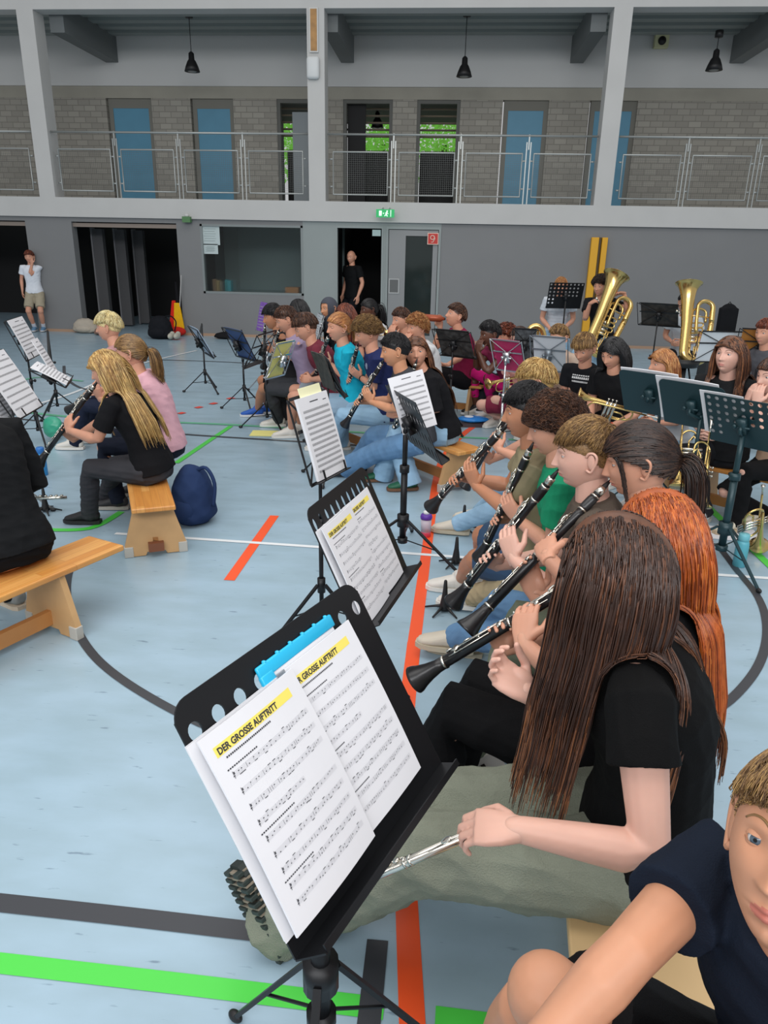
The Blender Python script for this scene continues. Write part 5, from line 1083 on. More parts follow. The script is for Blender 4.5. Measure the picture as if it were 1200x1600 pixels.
def simple_stand(px, py, z, az, tilt, label, style, sheetlab=None, foot=None, wd=.42, ht=.28, m=None, det=1, paper=None, swd=None, legaz=None, sname='music_sheet', scat='sheet music', off=.010, **kw):
    c = at_z(px, py, z) if z < 3 else at_d(px, py, z-10); t, ax = stand(c, az, tilt, label, style, wd, ht, m=m, foot=None if foot is None else at_z(foot[0], foot[1], 0), legaz=legaz, **kw)
    if sheetlab: sheets_on(c, ax, sheetlab, 0, .0, off=off, det=det, wd=swd or wd*.85, ht=ht, paper=paper, staves=8, seed=hash_s(label) % 99, name=sname, cat=scat)
    return c
simple_stand(314, 534, .86, 30, 28, 'folding stand with blue backed sheet, leftmost of the three before the seated group', 'wire', 'pale blue sheet on the leftmost of the three folding stands', (322, 612), paper=mat('paper_blue', 'a9bdd3', .8), legaz=80)
simple_stand(374, 538, .90, 40, 26, 'folding stand carrying a blue folder between two plain folding stands', 'wire', 'blue folder with white pages standing on a folding stand', (383, 640), paper=mat('folder_blue', '2c4a7c', .6), legaz=60)
simple_stand(407, 545, .92, 172, 24, 'thin black folding stand seen edge on, in front of the person in black and white', 'wire', None, (418, 668), legaz=75)
simple_stand(438, 562, .88, 160, 22, 'folding stand holding a bright yellow sheet', 'wire', 'bright yellow sheet on a folding stand before the person in maroon', (445, 640), wd=.27, ht=.29, paper=PAPERY, m=CHROME)
# left stands
simple_stand(38, 528, 1.05, 15, 22, 'black folding stand with overflowing white pages at the left edge', 'wire', 'open white music book with curled pages on the left folding stand', (62, 690), det=1, legaz=70)
sheet(at_z(72, 560, .98), axes_of(15, 24)[0], axes_of(15, 24)[1], axes_of(15, 24)[2], 'loose grey white page hanging over the lower edge of the left folding stand', wd=.15, ht=.27, det=1, seed=12)
simple_stand(80, 585, .92, 20, 60, 'low black stand with a white booklet seen edge on, left of the clarinet players', 'wire', 'white booklet lying nearly flat on the low black stand', (92, 650), wd=.30, ht=.22)
simple_stand(15, 600, 1.0, 10, 28, 'music stand cut off by the left edge holding a printed white page', 'wire', 'printed white page on the stand at the left picture edge', (-25, 720), wd=.40, ht=.34)
simple_stand(-2, 622, .93, 10, 30, 'grey metal stand at the left edge below the printed page', 'solid', 'white page on the grey metal stand at the left edge', (20, 800), wd=.36, ht=.22, m=mat('stand_grey', '8b8f8e', .4, .5))
# right dark teal stands
TEAL = mat('stand_teal', '1f3a40', .38, .2)
ct1 = at_z(1017, 616, .86); st, axt = stand(ct1, 48, 27, 'dark teal music stand, leftmost of the three stands before the brass players', 'solid', .41, .31, m=TEAL, foot=at_z(1010, 790, 0), legaz=20); sheets_on(ct1, axt, 'white pages peeking over the leftmost dark teal stand', 0, .02, wd=.38, ht=.30, thick=.006, curl=.012)
ct2 = at_z(1083, 634, .86); st, axt = stand(ct2, 44, 27, 'dark teal music stand, middle one of the three stands before the brass players', 'solid', .41, .31, m=TEAL, foot=at_z(1062, 850, 0), legaz=40); sheets_on(ct2, axt, 'white pages curling over the middle dark teal stand', .03, .02, wd=.39, ht=.30, thick=.006, curl=.014)
ct3 = at_z(1163, 662, .84); st, axt = stand(ct3, 42, 28, 'dark teal music stand with punched holes at the right edge', 'perf', .43, .32, m=TEAL, foot=at_z(1122, 884, 0), legaz=-75, pole=.019, legr=.36); sheets_on(ct3, axt, 'white page with a yellow mark behind the punched teal stand', .12, .03, wd=.25, ht=.28, det=1)
# back stands
simple_stand(883, 462, 10+9.7, 100, 15, 'black punched music stand standing in front of the person in white by the wall', 'perf', None, None, .47, .34)
simple_stand(1030, 492, 10+8.6, 60, 30, 'black stand with open dark folders beside the standing tuba', 'wire', 'dark patterned folder on the stand beside the standing tuba', None, .50, .30, paper=mat('folder_dark2', '2c2824', .6, noise=.7, nscale=18), sname='folder', scat='folder')
simple_stand(710, 537, 10+7.0, 60, 30, 'black folding stand in front of the drinking person', 'wire', 'dark magazine on the stand in front of the drinking person', None, .42, .30, paper=mat('magazine_dark', '3a3a3a', .5, noise=.8, nscale=22), sname='magazine', scat='magazine')
simple_stand(794, 556, 10+6.1, 55, 25, 'chrome folding stand with transparent magenta folder', 'wire', 'magenta translucent folder on a chrome folding stand', None, .30, .29, paper=mat('folder_magenta', 'b0295e', .3, alpha=.85), m=CHROME, sname='folder', scat='folder')
simple_stand(858, 553, 10+6.1, 65, 20, 'folding stand with pale grey sheets left of the person in the printed black tee', 'wire', 'pale grey sheets on the folding stand beside the person in the printed tee', None, .32, .31, paper=mat('paper_grey', 'b9c0c6', .7), m=mat('stand_steel', '7b848c', .4, .6))
simple_stand(820, 538, 10+6.6, 80, 20, 'black folding stand with chequered book right of the person in pink', 'wire', 'dark chequered book on the stand right of the person in pink', None, .22, .30, paper=mat('book_check', '4a4d50', .6, noise=.7, nscale=30), sname='music_book', scat='music book')
simple_stand(1128, 542, 10+6.9, 95, 15, 'black folding stand with white sheets behind the person in the plain black tee', 'wire', 'wide white sheets on the stand right of the standing tuba', None, .50, .30, paper=mat('paper_pale', 'cdd6dc', .7))
simple_stand(1188, 540, 10+6.7, 75, 20, 'black folding stand at the right picture edge with amber backed book', 'wire', 'amber backed book on the folding stand at the right edge', None, .40, .32, paper=mat('book_amber', '9a6422', .6), sname='music_book', scat='music book')
simple_stand(497, 510, 10+8.1, 200, 15, 'small grey folding stand in front of the person with the headscarf', 'wire', 'pale grey sheet on the small stand in front of the headscarf wearer', None, .36, .26, m=CHROME, paper=mat('paper_grey', 'b9c0c6', .7))
simple_stand(410, 495, 10+8.9, 215, 12, 'folding stand with a purple sheet left of the person in black and white', 'wire', 'purple sheet hanging on the folding stand left of the back row', None, .24, .34, paper=mat('paper_purple', '7a4fa8', .7), m=CHROME, sname='music_folder', scat='folder')

# ------------------------------------------------------------ people, right hand clarinet row
ALL = {}
def clar_for(J, label, det=2, L=.64):
    _, m, ca, q = J['inst']; clarinet(m-ca*.004, ca, q, label, L, det)
DEN = denim('5d83a8'); DEN2 = denim('34506f'); DEN3 = denim('8fb2cc'); 
N0 = person('person at the lower right corner in a navy tee looking at the camera', (1196, 1285), 207, k=.95, bulk=.92, lean=6, skin='warm', shirt='141c2a', sleeve=.55, legs='short', legc='141416', feetpx=[(860, 1850), (700, 1760)], headpos=at_d(1254, 1334, .79), lookat=at_d(-120, 1000, .14)-np.array([0, 0, .22]), roll=4, kneepos={-1: at_d(850, 1548, 1.03), 1: at_d(1010, 1720, .82)}, hair_=('short', 'dkblond', dict(len=.045, thick=.009, mess=.35, front=.50, dens=2.2, fine=.55, fade=.2)), det=3, arms=dict(mode='lap', over={1: dict(p=at_d(1230, 1720, .72), d=(-.6, -.2, -.6), n=(0, .3, -1), curl=.3), -1: dict(p=at_d(800, 1685, .84), d=(-.8, .1, -.4), n=(0, .3, -1), curl=.3)}, elbow={-1: at_d(975, 1498, .86)}), glance=(-.10, -.02), hs=.92)
P1 = person('person in sage trousers and black top holding a flute, nearest in the right row', (966, 893), 172, k=1.0, ls=1.15, bulk=1.12, lean=0, slope=22, pitch=24, yaw=-8, skin='pale', shirt='0a0a0b', sleeve=.42, legs='wide', legmat=mat('sage_towelling', '7f8475', .95, noise=.08, nscale=6, bump=.5, bscale=300), feetpx=[(448, 1425), (466, 1385)], boot=True, widek=1.13, shoes=('3b3d36', '1f2725'),
    hair_=('long', 'longbrown', dict(length=.50, thick=.014, drift=(-.12, -.02, 0), part=.0, ombre=True, mix=[.42, .4, .18])), det=3, wr=.007,
    arms=dict(mode='lap', over={1: dict(px=(812, 1296), dz=-.02, d=(-1, .12, -.12), n=(.1, .2, -1), curl=.85), -1: dict(px=(828, 1085), dz=-.10, d=(-.8, .2, .5), n=(.2, -.5, .8), curl=.8)}, hint={1: np.array([.35, -.5, -.8]), -1: np.array([.1, .3, -1])}), roots={1: ((-.45, .2, .85), (.55, .75, .1)), -1: ((-.4, .3, .85), (.6, .7, .1))})
P2 = person('person in black top and black trousers playing clarinet, second in the right row', (1030, 842), 166, k=.93, ls=1.16, lean=0, slope=12, pitch=10, skin='light', shirt='121214', sleeve=.9, legs='wide', legc='0e0e10', feetpx=[(652, 1300), (690, 1240)], kneepos={1: at_z(706, 1108, .47), -1: at_z(745, 1070, .47)}, shoes=('cdbfa8', 'e0482c'), hair_=('long', 'ginger', dict(length=.44, thick=.014, drift=(.08, 0, 0))), det=3, arms=dict(mode='clarinet', bell=(655, 1058), tl=.26, tr=.385, bz=2.3, hint={1: np.array([.2, -.5, -.9])}))
P3 = person('person in a white top playing clarinet between the black top and the taupe tee', (1000, 722), 168, k=1.0, lean=0, slope=14, pitch=14, skin='light', shirt='c9c9c8', sleeve=.6, legs='long', legc='6f7664', feetpx=[(735, 1170), (760, 1120)], hair_=('pony', 'dkbrown', dict(length=.26, thick=.016, tie=(0, -.85, -.1), low=-.5, front=.40, locks=.15)), det=3, arms=dict(mode='clarinet', bell=(728, 985)))
P4 = person('person in a taupe tee and blue jeans playing clarinet in the right row', (918, 712), 170, k=.98, lean=0, slope=14, pitch=8, skin='pale', shirt='5a5047', sleeve=.6, legs='long', legmat=DEN, feetpx=[(690, 990), (730, 1000)], shoes=('c9bfae', 'b9ae98'), hair_=('short', 'dkblond', dict(len=.05, thick=.012, front=.42, side=.12, fade=.42, crown=(0, -.6, .8), lift=.010, dens=1.8, fine=.62)), det=3, arms=dict(mode='clarinet', bell=(712, 938)))
P5 = person('person in a green tee and beige trousers playing clarinet', (868, 668), 172, k=.96, lean=0, slope=16, pitch=16, skin='light', shirt='1f8a63', sleeve=.6, legs='long', legc='b8a684', feetpx=[(735, 930), (770, 915)], hair_=('curly', 'brown', dict(len=.06, thick=.022, front=.35, low=-.45, dens=1.3)), det=3, arms=dict(mode='clarinet', bell=(752, 868)))
P6 = person('person in a khaki tee and denim shorts playing clarinet', (826, 645), 174, k=.96, lean=0, slope=14, pitch=8, skin='tan', shirt='8f8468', sleeve=.6, legs='short', legmat=DEN2, feetpx=[(720, 905), (760, 890)], hair_=('short', 'black', dict(len=.05, thick=.015, front=.45, side=.1, fade=.42, dens=1.6, fine=.7)), det=3, arms=dict(mode='clarinet', bell=(676, 790)))
P7 = person('person in dark tee and light jeans at the far end of the right row', (838, 598), 172, k=.93, lean=12, pitch=14, skin='light', shirt='3a3438', sleeve=.55, legs='long', legmat=DEN3, feetpx=[(716, 818), (750, 800)], shoes=('cdc5b6', 'b9ae98'), hair_=('short', 'blond', dict(len=.055, thick=.022, front=.42, mess=.35)), det=2, arms=dict(mode='clarinet', bell=(728, 758)))
for J, l in ((P2, 'black clarinet nearest the camera, its bell over the orange line'), (P3, 'black clarinet played by the person in white'), (P4, 'black clarinet played by the person in taupe'), (P5, 'black clarinet played by the person in green'), (P6, 'black clarinet played by the person in khaki, bell over the orange line'), (P7, 'black clarinet played by the person in light jeans at the far end')):
    clar_for(J, l)
hnd = P1['hands'][1][0]
fa_ = hnd+np.array([-.06, .0, .0]); flute(at_d(560, 1382, depth(hnd)+.03) if False else fa_+nrm(at_d(560, 1380, depth(fa_)+.16)-fa_)*.03, fa_+nrm(at_d(560, 1380, depth(fa_)+.16)-fa_)*.52, 'silver flute resting in the lap of the person in sage trousers')
def bench_thru(Ja, Jb, label, ea=.4, eb=.4, back=.02, **kw):
    a = Ja['hip'][:2]-Ja['f'][:2]*back; b = Jb['hip'][:2]-Jb['f'][:2]*back; d = (b-a)/np.linalg.norm(b-a); return bench(a-d*ea, b+d*eb, label, **kw)
PLY = mat('bench_plywood', 'd9b887', .5, noise=.05, nscale=3)
bench_thru(P1, P7, 'long plywood topped bench under the right clarinet row', .75, .35, top=PLY, wd=.27, back=-.03)
# ------------------------------------------------------------ left group
L1 = person('person in a black tee and dark trousers playing clarinet on the left bench', (168, 578), 183, k=.90, lean=12, pitch=18, skin='light', shirt='141417', sleeve=.7, legs='long', legc='3a3a3e', feetpx=[(140, 802), (165, 775)], shoes=('17171a', '1e1e20'), hair_=('long', 'blond', dict(length=.40, thick=.013, drift=(.35, 0, 0), tuck=.02)), det=2, arms=dict(mode='clarinet', bell=(62, 722)))
L2 = person('person in a pink top and pale hair tie playing clarinet on the left bench', (205, 552), 185, k=.92, lean=8, pitch=12, skin='light', shirt='d9a9b4', sleeve=.6, legs='long', legc='1d2230', feetpx=[(185, 780), (215, 760)], shoes=('2a2a2c', 'a9a59c'), hair_=('pony', 'dkblond', dict(length=.26, thick=.013, tie=(0, -.9, -.05), tiecol='a9c9cf')), det=2, arms=dict(mode='clarinet', bell=(110, 640)))
L3 = person('person sitting farthest along the left bench, mostly hidden behind the pink top', (170, 512), 185, k=.93, lean=4, pitch=6, skin='light', shirt='b98c8c', sleeve=.5, legs='long', legc='22283a', feetpx=[(118, 690), (135, 680)], hair_=('short', 'white', dict(len=.06, thick=.022, front=.35, low=-.4)), det=2, arms=dict(mode='lap'))
clar_for(L1, 'black clarinet played by the person in black on the left bench'); clar_for(L2, 'black clarinet played by the person in pink on the left', 1)
a = at_z(240, 793, .33); b = at_z(225, 731, .33); d = nrm(b-a); bench(a[:2], (a+d*2.6)[:2], 'wooden bench with striped planks and pale end board under the left group', wd=.235)
a = at_z(166, 844, .33); b = at_z(-10, 915, .33); d = nrm((b-a)*[1, 1, 0]); bench(a[:2], (a+d*1.7)[:2], 'wooden bench running out of the picture at the left edge', wd=.24, inset=.33)
hb = at_z(4, 852, .42)
L4 = person('person in black at the left edge seen from behind, head outside the picture', (0, 0), 150, k=1.05, lean=14, skin='light', shirt='17181a', longsleeve=True, legs='long', legc='101114', headpos=hb+dirz(150)*.24+np.array([0, 0, .66]), feetpx=[(20, 925), (-60, 900)], shoes=('8d8f8c', 'c9b9a4'), hair_=('short', 'brown', {}), det=2, bulk=1.15, wr=.007)
# ------------------------------------------------------------ middle group
M1 = person('person in a black tee, light jeans and green shoes turning to the camera', (650, 552), 195, k=.90, lean=14, lookat=np.array([.0, 0, 1.6]), skin='light', shirt='17171a', sleeve=.95, legs='wide', legmat=DEN3, feetpx=[(600, 738), (640, 752)], shoes=('1f5a40', '6b4a34'), socks='d0ccc6', hair_=('long', 'longbrown', dict(length=.42, thick=.012, drift=(.2, 0, 0), tuck=.005)), det=2, arms=dict(mode='clarinet', bell=(610, 690)), roll=6)
M2 = person('person in a dark grey tee and jeans playing clarinet next to the green shoes', (618, 548), 190, k=.93, lean=8, pitch=12, skin='olive', shirt='3d3f44', sleeve=.6, legs='wide', legmat=DEN, feetpx=[(540, 730), (560, 722)], shoes=('1c1d20', '1c1d20'), hair_=('short', 'black', dict(len=.03, thick=.010, fade=.05, low=-.45)), det=2, arms=dict(mode='clarinet', bell=(540, 662)))
M3 = person('person in a navy tee with round emblem playing clarinet', (574, 520), 195, k=.99, lean=8, pitch=22, skin='light', shirt='262f5a', sleeve=.7, legs='long', legmat=DEN3, feetpx=[(520, 700), (535, 690)], hair_=('curly', 'dkblond', dict(len=.05, thick=.02, low=-.3)), det=2, arms=dict(mode='clarinet', bell=(540, 620)))
M4 = person('person in a turquoise tee playing clarinet', (530, 512), 200, k=.97, lean=2, pitch=6, yaw=10, skin='light', shirt='1fb0cc', sleeve=.6, legs='short', legc='8fa8bd', feetpx=[(508, 690), (525, 680)], hair_=('pony', 'copper', dict(length=.2, thick=.013)), det=2, arms=dict(mode='clarinet', bell=(492, 590)), eyes=False)
M5 = person('person in a maroon tee bending forward over the instrument', (478, 512), 195, k=.97, lean=16, pitch=30, skin='light', shirt='74303e', sleeve=.6, legs='short', legc='9ba6b0', feetpx=[(455, 672), (470, 665)], hair_=('short', 'brown', dict(len=.06, thick=.022)), det=1, arms=dict(mode='hold'))
M6 = person('person in a lilac tee playing clarinet', (448, 500), 195, k=.98, lean=10, pitch=24, skin='light', shirt='a393ae', sleeve=.6, legs='long', legc='3c3e42', feetpx=[(435, 655), (448, 650)], hair_=('short', 'brown', dict(len=.03, thick=.014)), det=1, arms=dict(mode='clarinet', bell=(425, 560)))
M7 = person('person in a black and white patterned shirt and blue shoes', (428, 496), 198, k=.96, lean=8, pitch=12, skin='tan', shirt='2a2a2c', sleeve=.8, legs='short', legc='121214', feetpx=[(402, 640), (418, 636)], shoes=('2158b0', 'd8d8d8'), hair_=('fringe', 'black', dict(len=.06, thick=.018)), det=1, arms=dict(mode='clarinet', bell=(412, 572)))
for J, l in ((M1, 'clarinet held by the person in black turning to the camera'), (M2, 'clarinet with bright silver keys played by the person in the grey tee'), (M3, 'black clarinet played by the person in navy'), (M4, 'black clarinet played by the person in turquoise'), (M6, 'black clarinet played by the person in lilac'), (M7, 'clarinet played by the person in the patterned shirt')): clar_for(J, l, 1)
bench_thru(M1, M7, 'pine bench under the middle row of clarinet players', .28, .3, h=.33)
# ------------------------------------------------------------ back rows
B1 = person('person in dark clothes half hidden behind the maroon and lilac tees', (467, 484), 220, k=.92, skin='olive', shirt='26262a', legs='long', legc='2a2a2e', hair_=('long', 'black', dict(length=.3)), det=0)
B2 = person('person in a grey headscarf sitting by the back wall', (514, 482), 215, k=.96, skin='olive', shirt='33353b', longsleeve=True, legs='long', legc='202226', hair_=('hijab', 'black', {}), det=1, yaw=10)
B3 = person('person in a dark red top half hidden behind the turquoise and navy tees', (540, 492), 215, k=.93, skin='light', shirt='5c2a30', legs='long', legc='2c3038', hair_=('long', 'auburn', dict(length=.3)), det=0)
B4 = person('person in white top and navy trousers sitting before the dark doorway', (577, 484), 210, k=.95, skin='brown', shirt='d5d5d8', legs='long', legc='26345a', hair_=('pony', 'black', dict(length=.45, thick=.010, tie=(0, -.9, .2))), det=1, yaw=-5, arms=dict(mode='hold'))
B5 = person('farther of the two people in white before the grey door, hand at mouth', (627, 500), 215, k=.92, skin='light', shirt='d2d0cc', legs='long', legc='3a3c42', hair_=('short', 'brown', dict(len=.04)), det=1, arms=dict(mode='chin'))
B6 = person('nearer of the two people in white before the grey door, hands at face', (652, 512), 212, k=.90, skin='light', shirt='cfcfd0', legs='long', legc='3c4048', hair_=('curly', 'copper', dict(len=.05, thick=.02)), det=1, arms=dict(mode='chin'))
B7 = person('person in a berry red tee drinking from a copper bottle', (712, 496), 200, k=1.0, headpos=at_d(712, 494, 7.7), lean=2, pitch=-14, skin='light', shirt='8a2348', legs='long', legc='17171a', hair_=('short', 'brown', dict(len=.055, thick=.02)), det=1, arms=dict(mode='lap', over={-1: dict(px=(688, 512), dz=-.1, d=(-.2, 0, 1), n=(.2, .8, .2), curl=.6), 1: dict(px=(700, 570), dz=-.25, d=(-1, 0, 0), n=(0, 0, 1), curl=.2)}))
m = B7['mouth']; bd = nrm(at_d(676, 497, depth(m))-m); t = thing('drinking_bottle', m, 'copper coloured drinking bottle held to the mouth of the person in berry red', 'bottle'); mb = MB(); mb.tube([m+bd*.01, m+bd*.03, m+bd*.05, m+bd*.24], [.014, .02, .036, .036], 18); mb.build('body', mat('bottle_copper', '9a4a2c', .35, .3), t); mb = MB(); mb.tube([m-bd*.0, m+bd*.02], [.012, .014], 12); mb.build('cap', BLACKP, t)
B8 = person('person in magenta leggings, chin resting on both hands', (765, 524), 205, k=.95, headpos=at_d(765, 523, 7.2), lean=24, kneepos={1: at_z(762, 590, .46), -1: at_z(740, 583, .46)}, skin='brown', shirt='8c2f52', sleeve=.4, legs='tight', legc='d41f7c', feetpx=[(768, 642), (744, 638)], shoes=('1b1c20', 'e4e4e4'), hair_=('short', 'black', dict(len=.03, thick=.03)), det=1, arms=dict(mode='chin'))
B9 = person('person in a white top hidden behind the person in magenta leggings', (787, 530), 205, k=.90, skin='light', shirt='dcdcdc', legs='long', legc='303238', headpos=at_d(791, 526, 7.7), hair_=('curly', 'auburn', dict(len=.05, thick=.03)), det=0)
B10 = person('person with glasses and a pale pink shirt holding a brass instrument', (812, 532), 225, k=.95, headpos=at_d(812, 531, 6.7), skin='pale', shirt='dba39a', sleeve=.7, legs='short', legc='7a2a40', feetpx=[(775, 655), (800, 660)], hair_=('pony', 'brown', dict(length=.2, thick=.009)), det=1, glasses='5a3a34', arms=dict(mode='hold'))
B11 = person('person in white sitting by the wall with face hidden behind a punched stand', (876, 446), 262, seat=.62, k=1.0, skin='light', shirt='cdd3da', legs='long', legmat=DEN3, headpos=at_d(876, 448, 10.0), hair_=('short', 'copper', {}), det=1)
B12 = person('person in black hugging a brass tuba', (936, 444), 235, seat=.62, k=1.0, skin='light', shirt='1b1b1e', legs='long', legmat=DEN3, headpos=at_d(938, 448, 9.1), hair_=('curly', 'dkbrown', dict(len=.05, thick=.03, low=-.35)), det=1, arms=dict(mode='hold', over={1: dict(px=(975, 458), dz=-.28, d=(-.8, -.5, .1), n=(0, -.2, -1), curl=.3), -1: dict(px=(922, 474), dz=-.2, d=(.4, -.4, .3), n=(.6, 0, -.3), curl=.7)}))
B13 = person('person in a pale top behind the pale grey sheets', (873, 530), 225, k=.90, headpos=at_d(873, 528, 6.8), skin='light', shirt='b9a493', legs='long', legc='444850', hair_=('short', 'dkblond', dict(len=.06, thick=.018)), det=0)
B14 = person('person in a printed black tee looking down', (913, 548), 232, k=.90, headpos=at_d(913, 545, 5.7), lean=8, pitch=26, skin='light', shirt='15161a', sleeve=.6, legs='long', legmat=DEN3, feetpx=[(905, 720), (930, 725)], hair_=('fringe', 'dkblond', dict(len=.07, thick=.020, low=-.35)), det=1, arms=dict(mode='lap'))
B15 = person('person in a black top with red wristband, a trumpet across the lap', (958, 556), 225, k=.95, headpos=at_d(958, 552, 5.35), lean=10, pitch=24, skin='light', shirt='141416', sleeve=.6, legs='short', legmat=DEN3, feetpx=[(935, 740), (965, 745)], hair_=('long', 'black', dict(length=.42, thick=.013, tuck=.03)), det=1, arms=dict(mode='lap'))
B16 = person('person in a pale top seen in profile behind the leftmost teal stand', (1035, 576), 195, k=.84, headpos=at_d(1035, 570, 5.3), lean=8, pitch=4, skin='light', shirt='c9ccd0', sleeve=.5, legs='short', legmat=DEN3, feetpx=[(985, 745), (1010, 740)], hair_=('long', 'copper', dict(length=.30, thick=.013, tuck=.01)), det=1, arms=dict(mode='hold'))
B17 = person('person in a black tee looking left behind the teal stands', (1140, 556), 228, k=1.0, lean=4, pitch=-4, yaw=-6, skin='pale', shirt='1d1e20', sleeve=.85, legs='long', legc='24262a', feetpx=[(1070, 745), (1100, 800)], shoes=('dedede', 'c9c4b8'), hair_=('long', 'longbrown', dict(length=.42, thick=.014, drift=(0, 0, 0), tuck=.03)), det=2, arms=dict(mode='hold'))
B18 = person('person at the right edge behind the amber backed book', (1196, 520), 215, k=.95, skin='light', shirt='55555a', legs='long', legc='33353a', hair_=('short', 'auburn', {}), det=0)
B19 = person('person at the right edge resting chin on hand, black trousers', (1206, 588), 205, k=.90, lean=12, skin='pale', shirt='c9a98f', sleeve=.3, legs='long', legc='121214', feetpx=[(1150, 815), (1190, 800)], shoes=('d6cdb9', 'b9a488'), hair_=('pony', 'brown', {}), det=1, arms=dict(mode='chin'))
B20 = person('person hidden behind the standing tuba with a white sleeve showing', (1066, 470), 235, seat=.55, k=.98, skin='light', shirt='ccd2d8', legs='long', legc='2a2c30', headpos=at_d(1070, 474, 9.0), hair_=('short', 'black', {}), det=0, arms=dict(mode='hold'))
# tubas
oh = at_d(950, 512, 8.6); tuba(at_d(902, 590-60, 8.75)+np.array([.1, 0, -.12]), (at_d(950, 428, 8.75)-at_d(897, 545, 8.75)), nrm(np.array([1, .15, -.3])), 'brass tuba tilted and hugged by the player in black', 1.05)
tuba(at_d(1066, 566, 8.3), (at_d(1079, 446, 8.3)-at_d(1066, 566, 8.3)), np.array([1., .1, 0]), 'brass tuba standing upright near the back wall', .97)
p = at_d(1070, 566, 8.3); mb = MB(); mb.tube([p+[0, 0, .03], p+[0, 0, -.05]], [.17, .14], 24); mb.tube([p+[0, 0, -.05], [p[0], p[1], 0]], .03, 10)
for i in range(3): mb.tube([[p[0], p[1], .25], [p[0]+.25*math.cos(i*2.1), p[1]+.25*math.sin(i*2.1), .01]], .015, 8)
tag(mb.build('tuba_stand', BLACKP, origin=[p[0], p[1], 0]), 'black padded stool stand carrying the upright tuba', 'instrument stand')
# horn bell visible behind pink shirt
p = at_d(835, 522, 7.4); t = thing('horn', p, 'round brass horn bow rising behind the person in pale pink', 'horn'); mb = MB(); mb.tube([p+np.array([.09*math.cos(a)+.01, 0, .14*math.sin(a)-.06]) for a in np.linspace(-.6, math.pi+.3, 16)], np.linspace(.026, .034, 16), 14); mb.build('bow', BRASS, t); mb = MB(); mb.tube([p+[-.03, -.02, .04], p+[-.02, -.02, -.35]], .02, 12); mb.tube([p+[.03, -.02, .04], p+[.04, -.02, -.35]], .012, 12); mb.build('tubing', BRASS, t)
# trumpets
trumpet(at_d(1096, 792, 4.0) , at_d(1112, 690, 4.05)-at_d(1097, 790, 4.0), np.array([1., .3, 0]), 'brass trumpet standing bell down beside the punched teal stand', .86)
trumpet(at_z(1186, 852, .06), at_z(1197, 765, .50)-at_z(1186, 852, .06), np.array([.9, .3, 0]), 'brass trumpet standing bell down at the right picture edge', .95)
trumpet(at_d(1060, 760, 4.6), at_d(1066, 655, 4.7)-at_d(1060, 760, 4.6), np.array([-1., .2, 0]), 'brass trumpet held upright before the person with white shoes', .9)
q = B15['hip']; trumpet(at_d(903, 618, depth(B15['hc'])-.25), at_d(990, 640, depth(B15['hc'])-.3)-at_d(903, 618, depth(B15['hc'])-.25), np.array([.1, -.5, 1]), 'brass trumpet lying across the lap of the person with the red wristband', .95)
trumpet(at_d(762, 600, depth(B10['hc'])-.3), at_d(800, 590, depth(B10['hc'])-.2)-at_d(762, 600, depth(B10['hc'])-.3), np.array([0, -.2, 1]), 'brass trumpet on the knees of the person with glasses', .8)
trumpet(at_d(606, 522, depth(B4['hc'])-.2), at_d(596, 506, depth(B4['hc']))-at_d(606, 522, depth(B4['hc'])-.2), np.array([1, -.2, .3]), 'small brass trumpet at the chest of the person in white before the doorway', .75)
trumpet(at_d(820, 645, depth(P7['hc'])-.1), at_d(805, 600, depth(P7['hc'])+.1)-at_d(820, 645, depth(P7['hc'])-.1), np.array([1, 0, .3]), 'silver and brass trumpet glimpsed behind the curly boy', .6) if False else None
bench_thru(B5, B6, 'pine bench behind the drinking person', .3, .3); bench(B7['hip'][:2]+np.array([-.35, .12]), B7['hip'][:2]+np.array([.22, -.08]), 'short pine bench under the drinking person'); bench_thru(B8, B9, 'bench under the person in magenta leggings', .12, .25)
bench_thru(B1, B2, 'bench under the far left back row', .3, .3); bench_thru(B3, B4, 'bench under the person in white before the doorway', .3, .3); bench_thru(B10, B13, 'bench under the person in pale pink', .2, .2)
bench_thru(B14, B16, 'bench under the person in the printed tee', .2, .15); bench_thru(B17, B19, 'bench with pale end board under the person looking left', .2, .25, wd=.26)
for J, lab in ((B11, 'black stool under the person in white by the wall'), (B12, 'black stool under the tuba player'), (B20, 'black stool behind the upright tuba'), (B18, 'black stool under the person at the right edge')):
    x, y, z = J['hip']; z -= .10; t = thing('stool', [x, y, 0], lab, 'stool'); mb = MB(); mb.tube([[x, y, z], [x, y, z-.05]], .17, 20); mb.build('seat', BLACKP, t)
    for i in range(4): mb = MB(); mb.tube([[x+.1*math.cos(i*1.57), y+.1*math.sin(i*1.57), z-.05], [x+.19*math.cos(i*1.57), y+.19*math.sin(i*1.57), .0]], .012, 8); mb.build('leg', BLACK, t)
# prints on shirts
def patch(J, px, py, wd, ht, fn, name, m, label):
    c = at_d(px, py, 1); d = nrm(c-CC); best = None
    o = bpy.data.objects[name] if False else [x for x in J['root'].children if x.name.startswith('shirt')][0]
    base = np.array(J['root'].location); dg = None
    mb = MB(); fn(mb)
    Vs = mb.verts(); out = []
    from mathutils.bvhtree import BVHTree
    me = o.data; bv = BVHTree.FromPolygons([v.co[:] for v in me.vertices], [tuple(p.vertices) for p in me.polygons])
    # project the flat print onto the chest along the wearer's facing direction
    zc_ = J['nb'][2]; f = J['f']; s_ = J['s']
    for v in Vs:
        p = J['mid']+J['t1']*(v[1])*J['k']+s_*(-v[0])*J['k']+f*.4-base; hit = bv.ray_cast(Vector(p), Vector(-f), 1.0)
        if hit[0] is None: out.append(p-f*.28)
        else: out.append(np.array(hit[0])+f*(.003+v[2]))
    g = MB(); g.add(np.array(out)+base, mb.F); g.build(name, m, o, smooth=False, label=label)
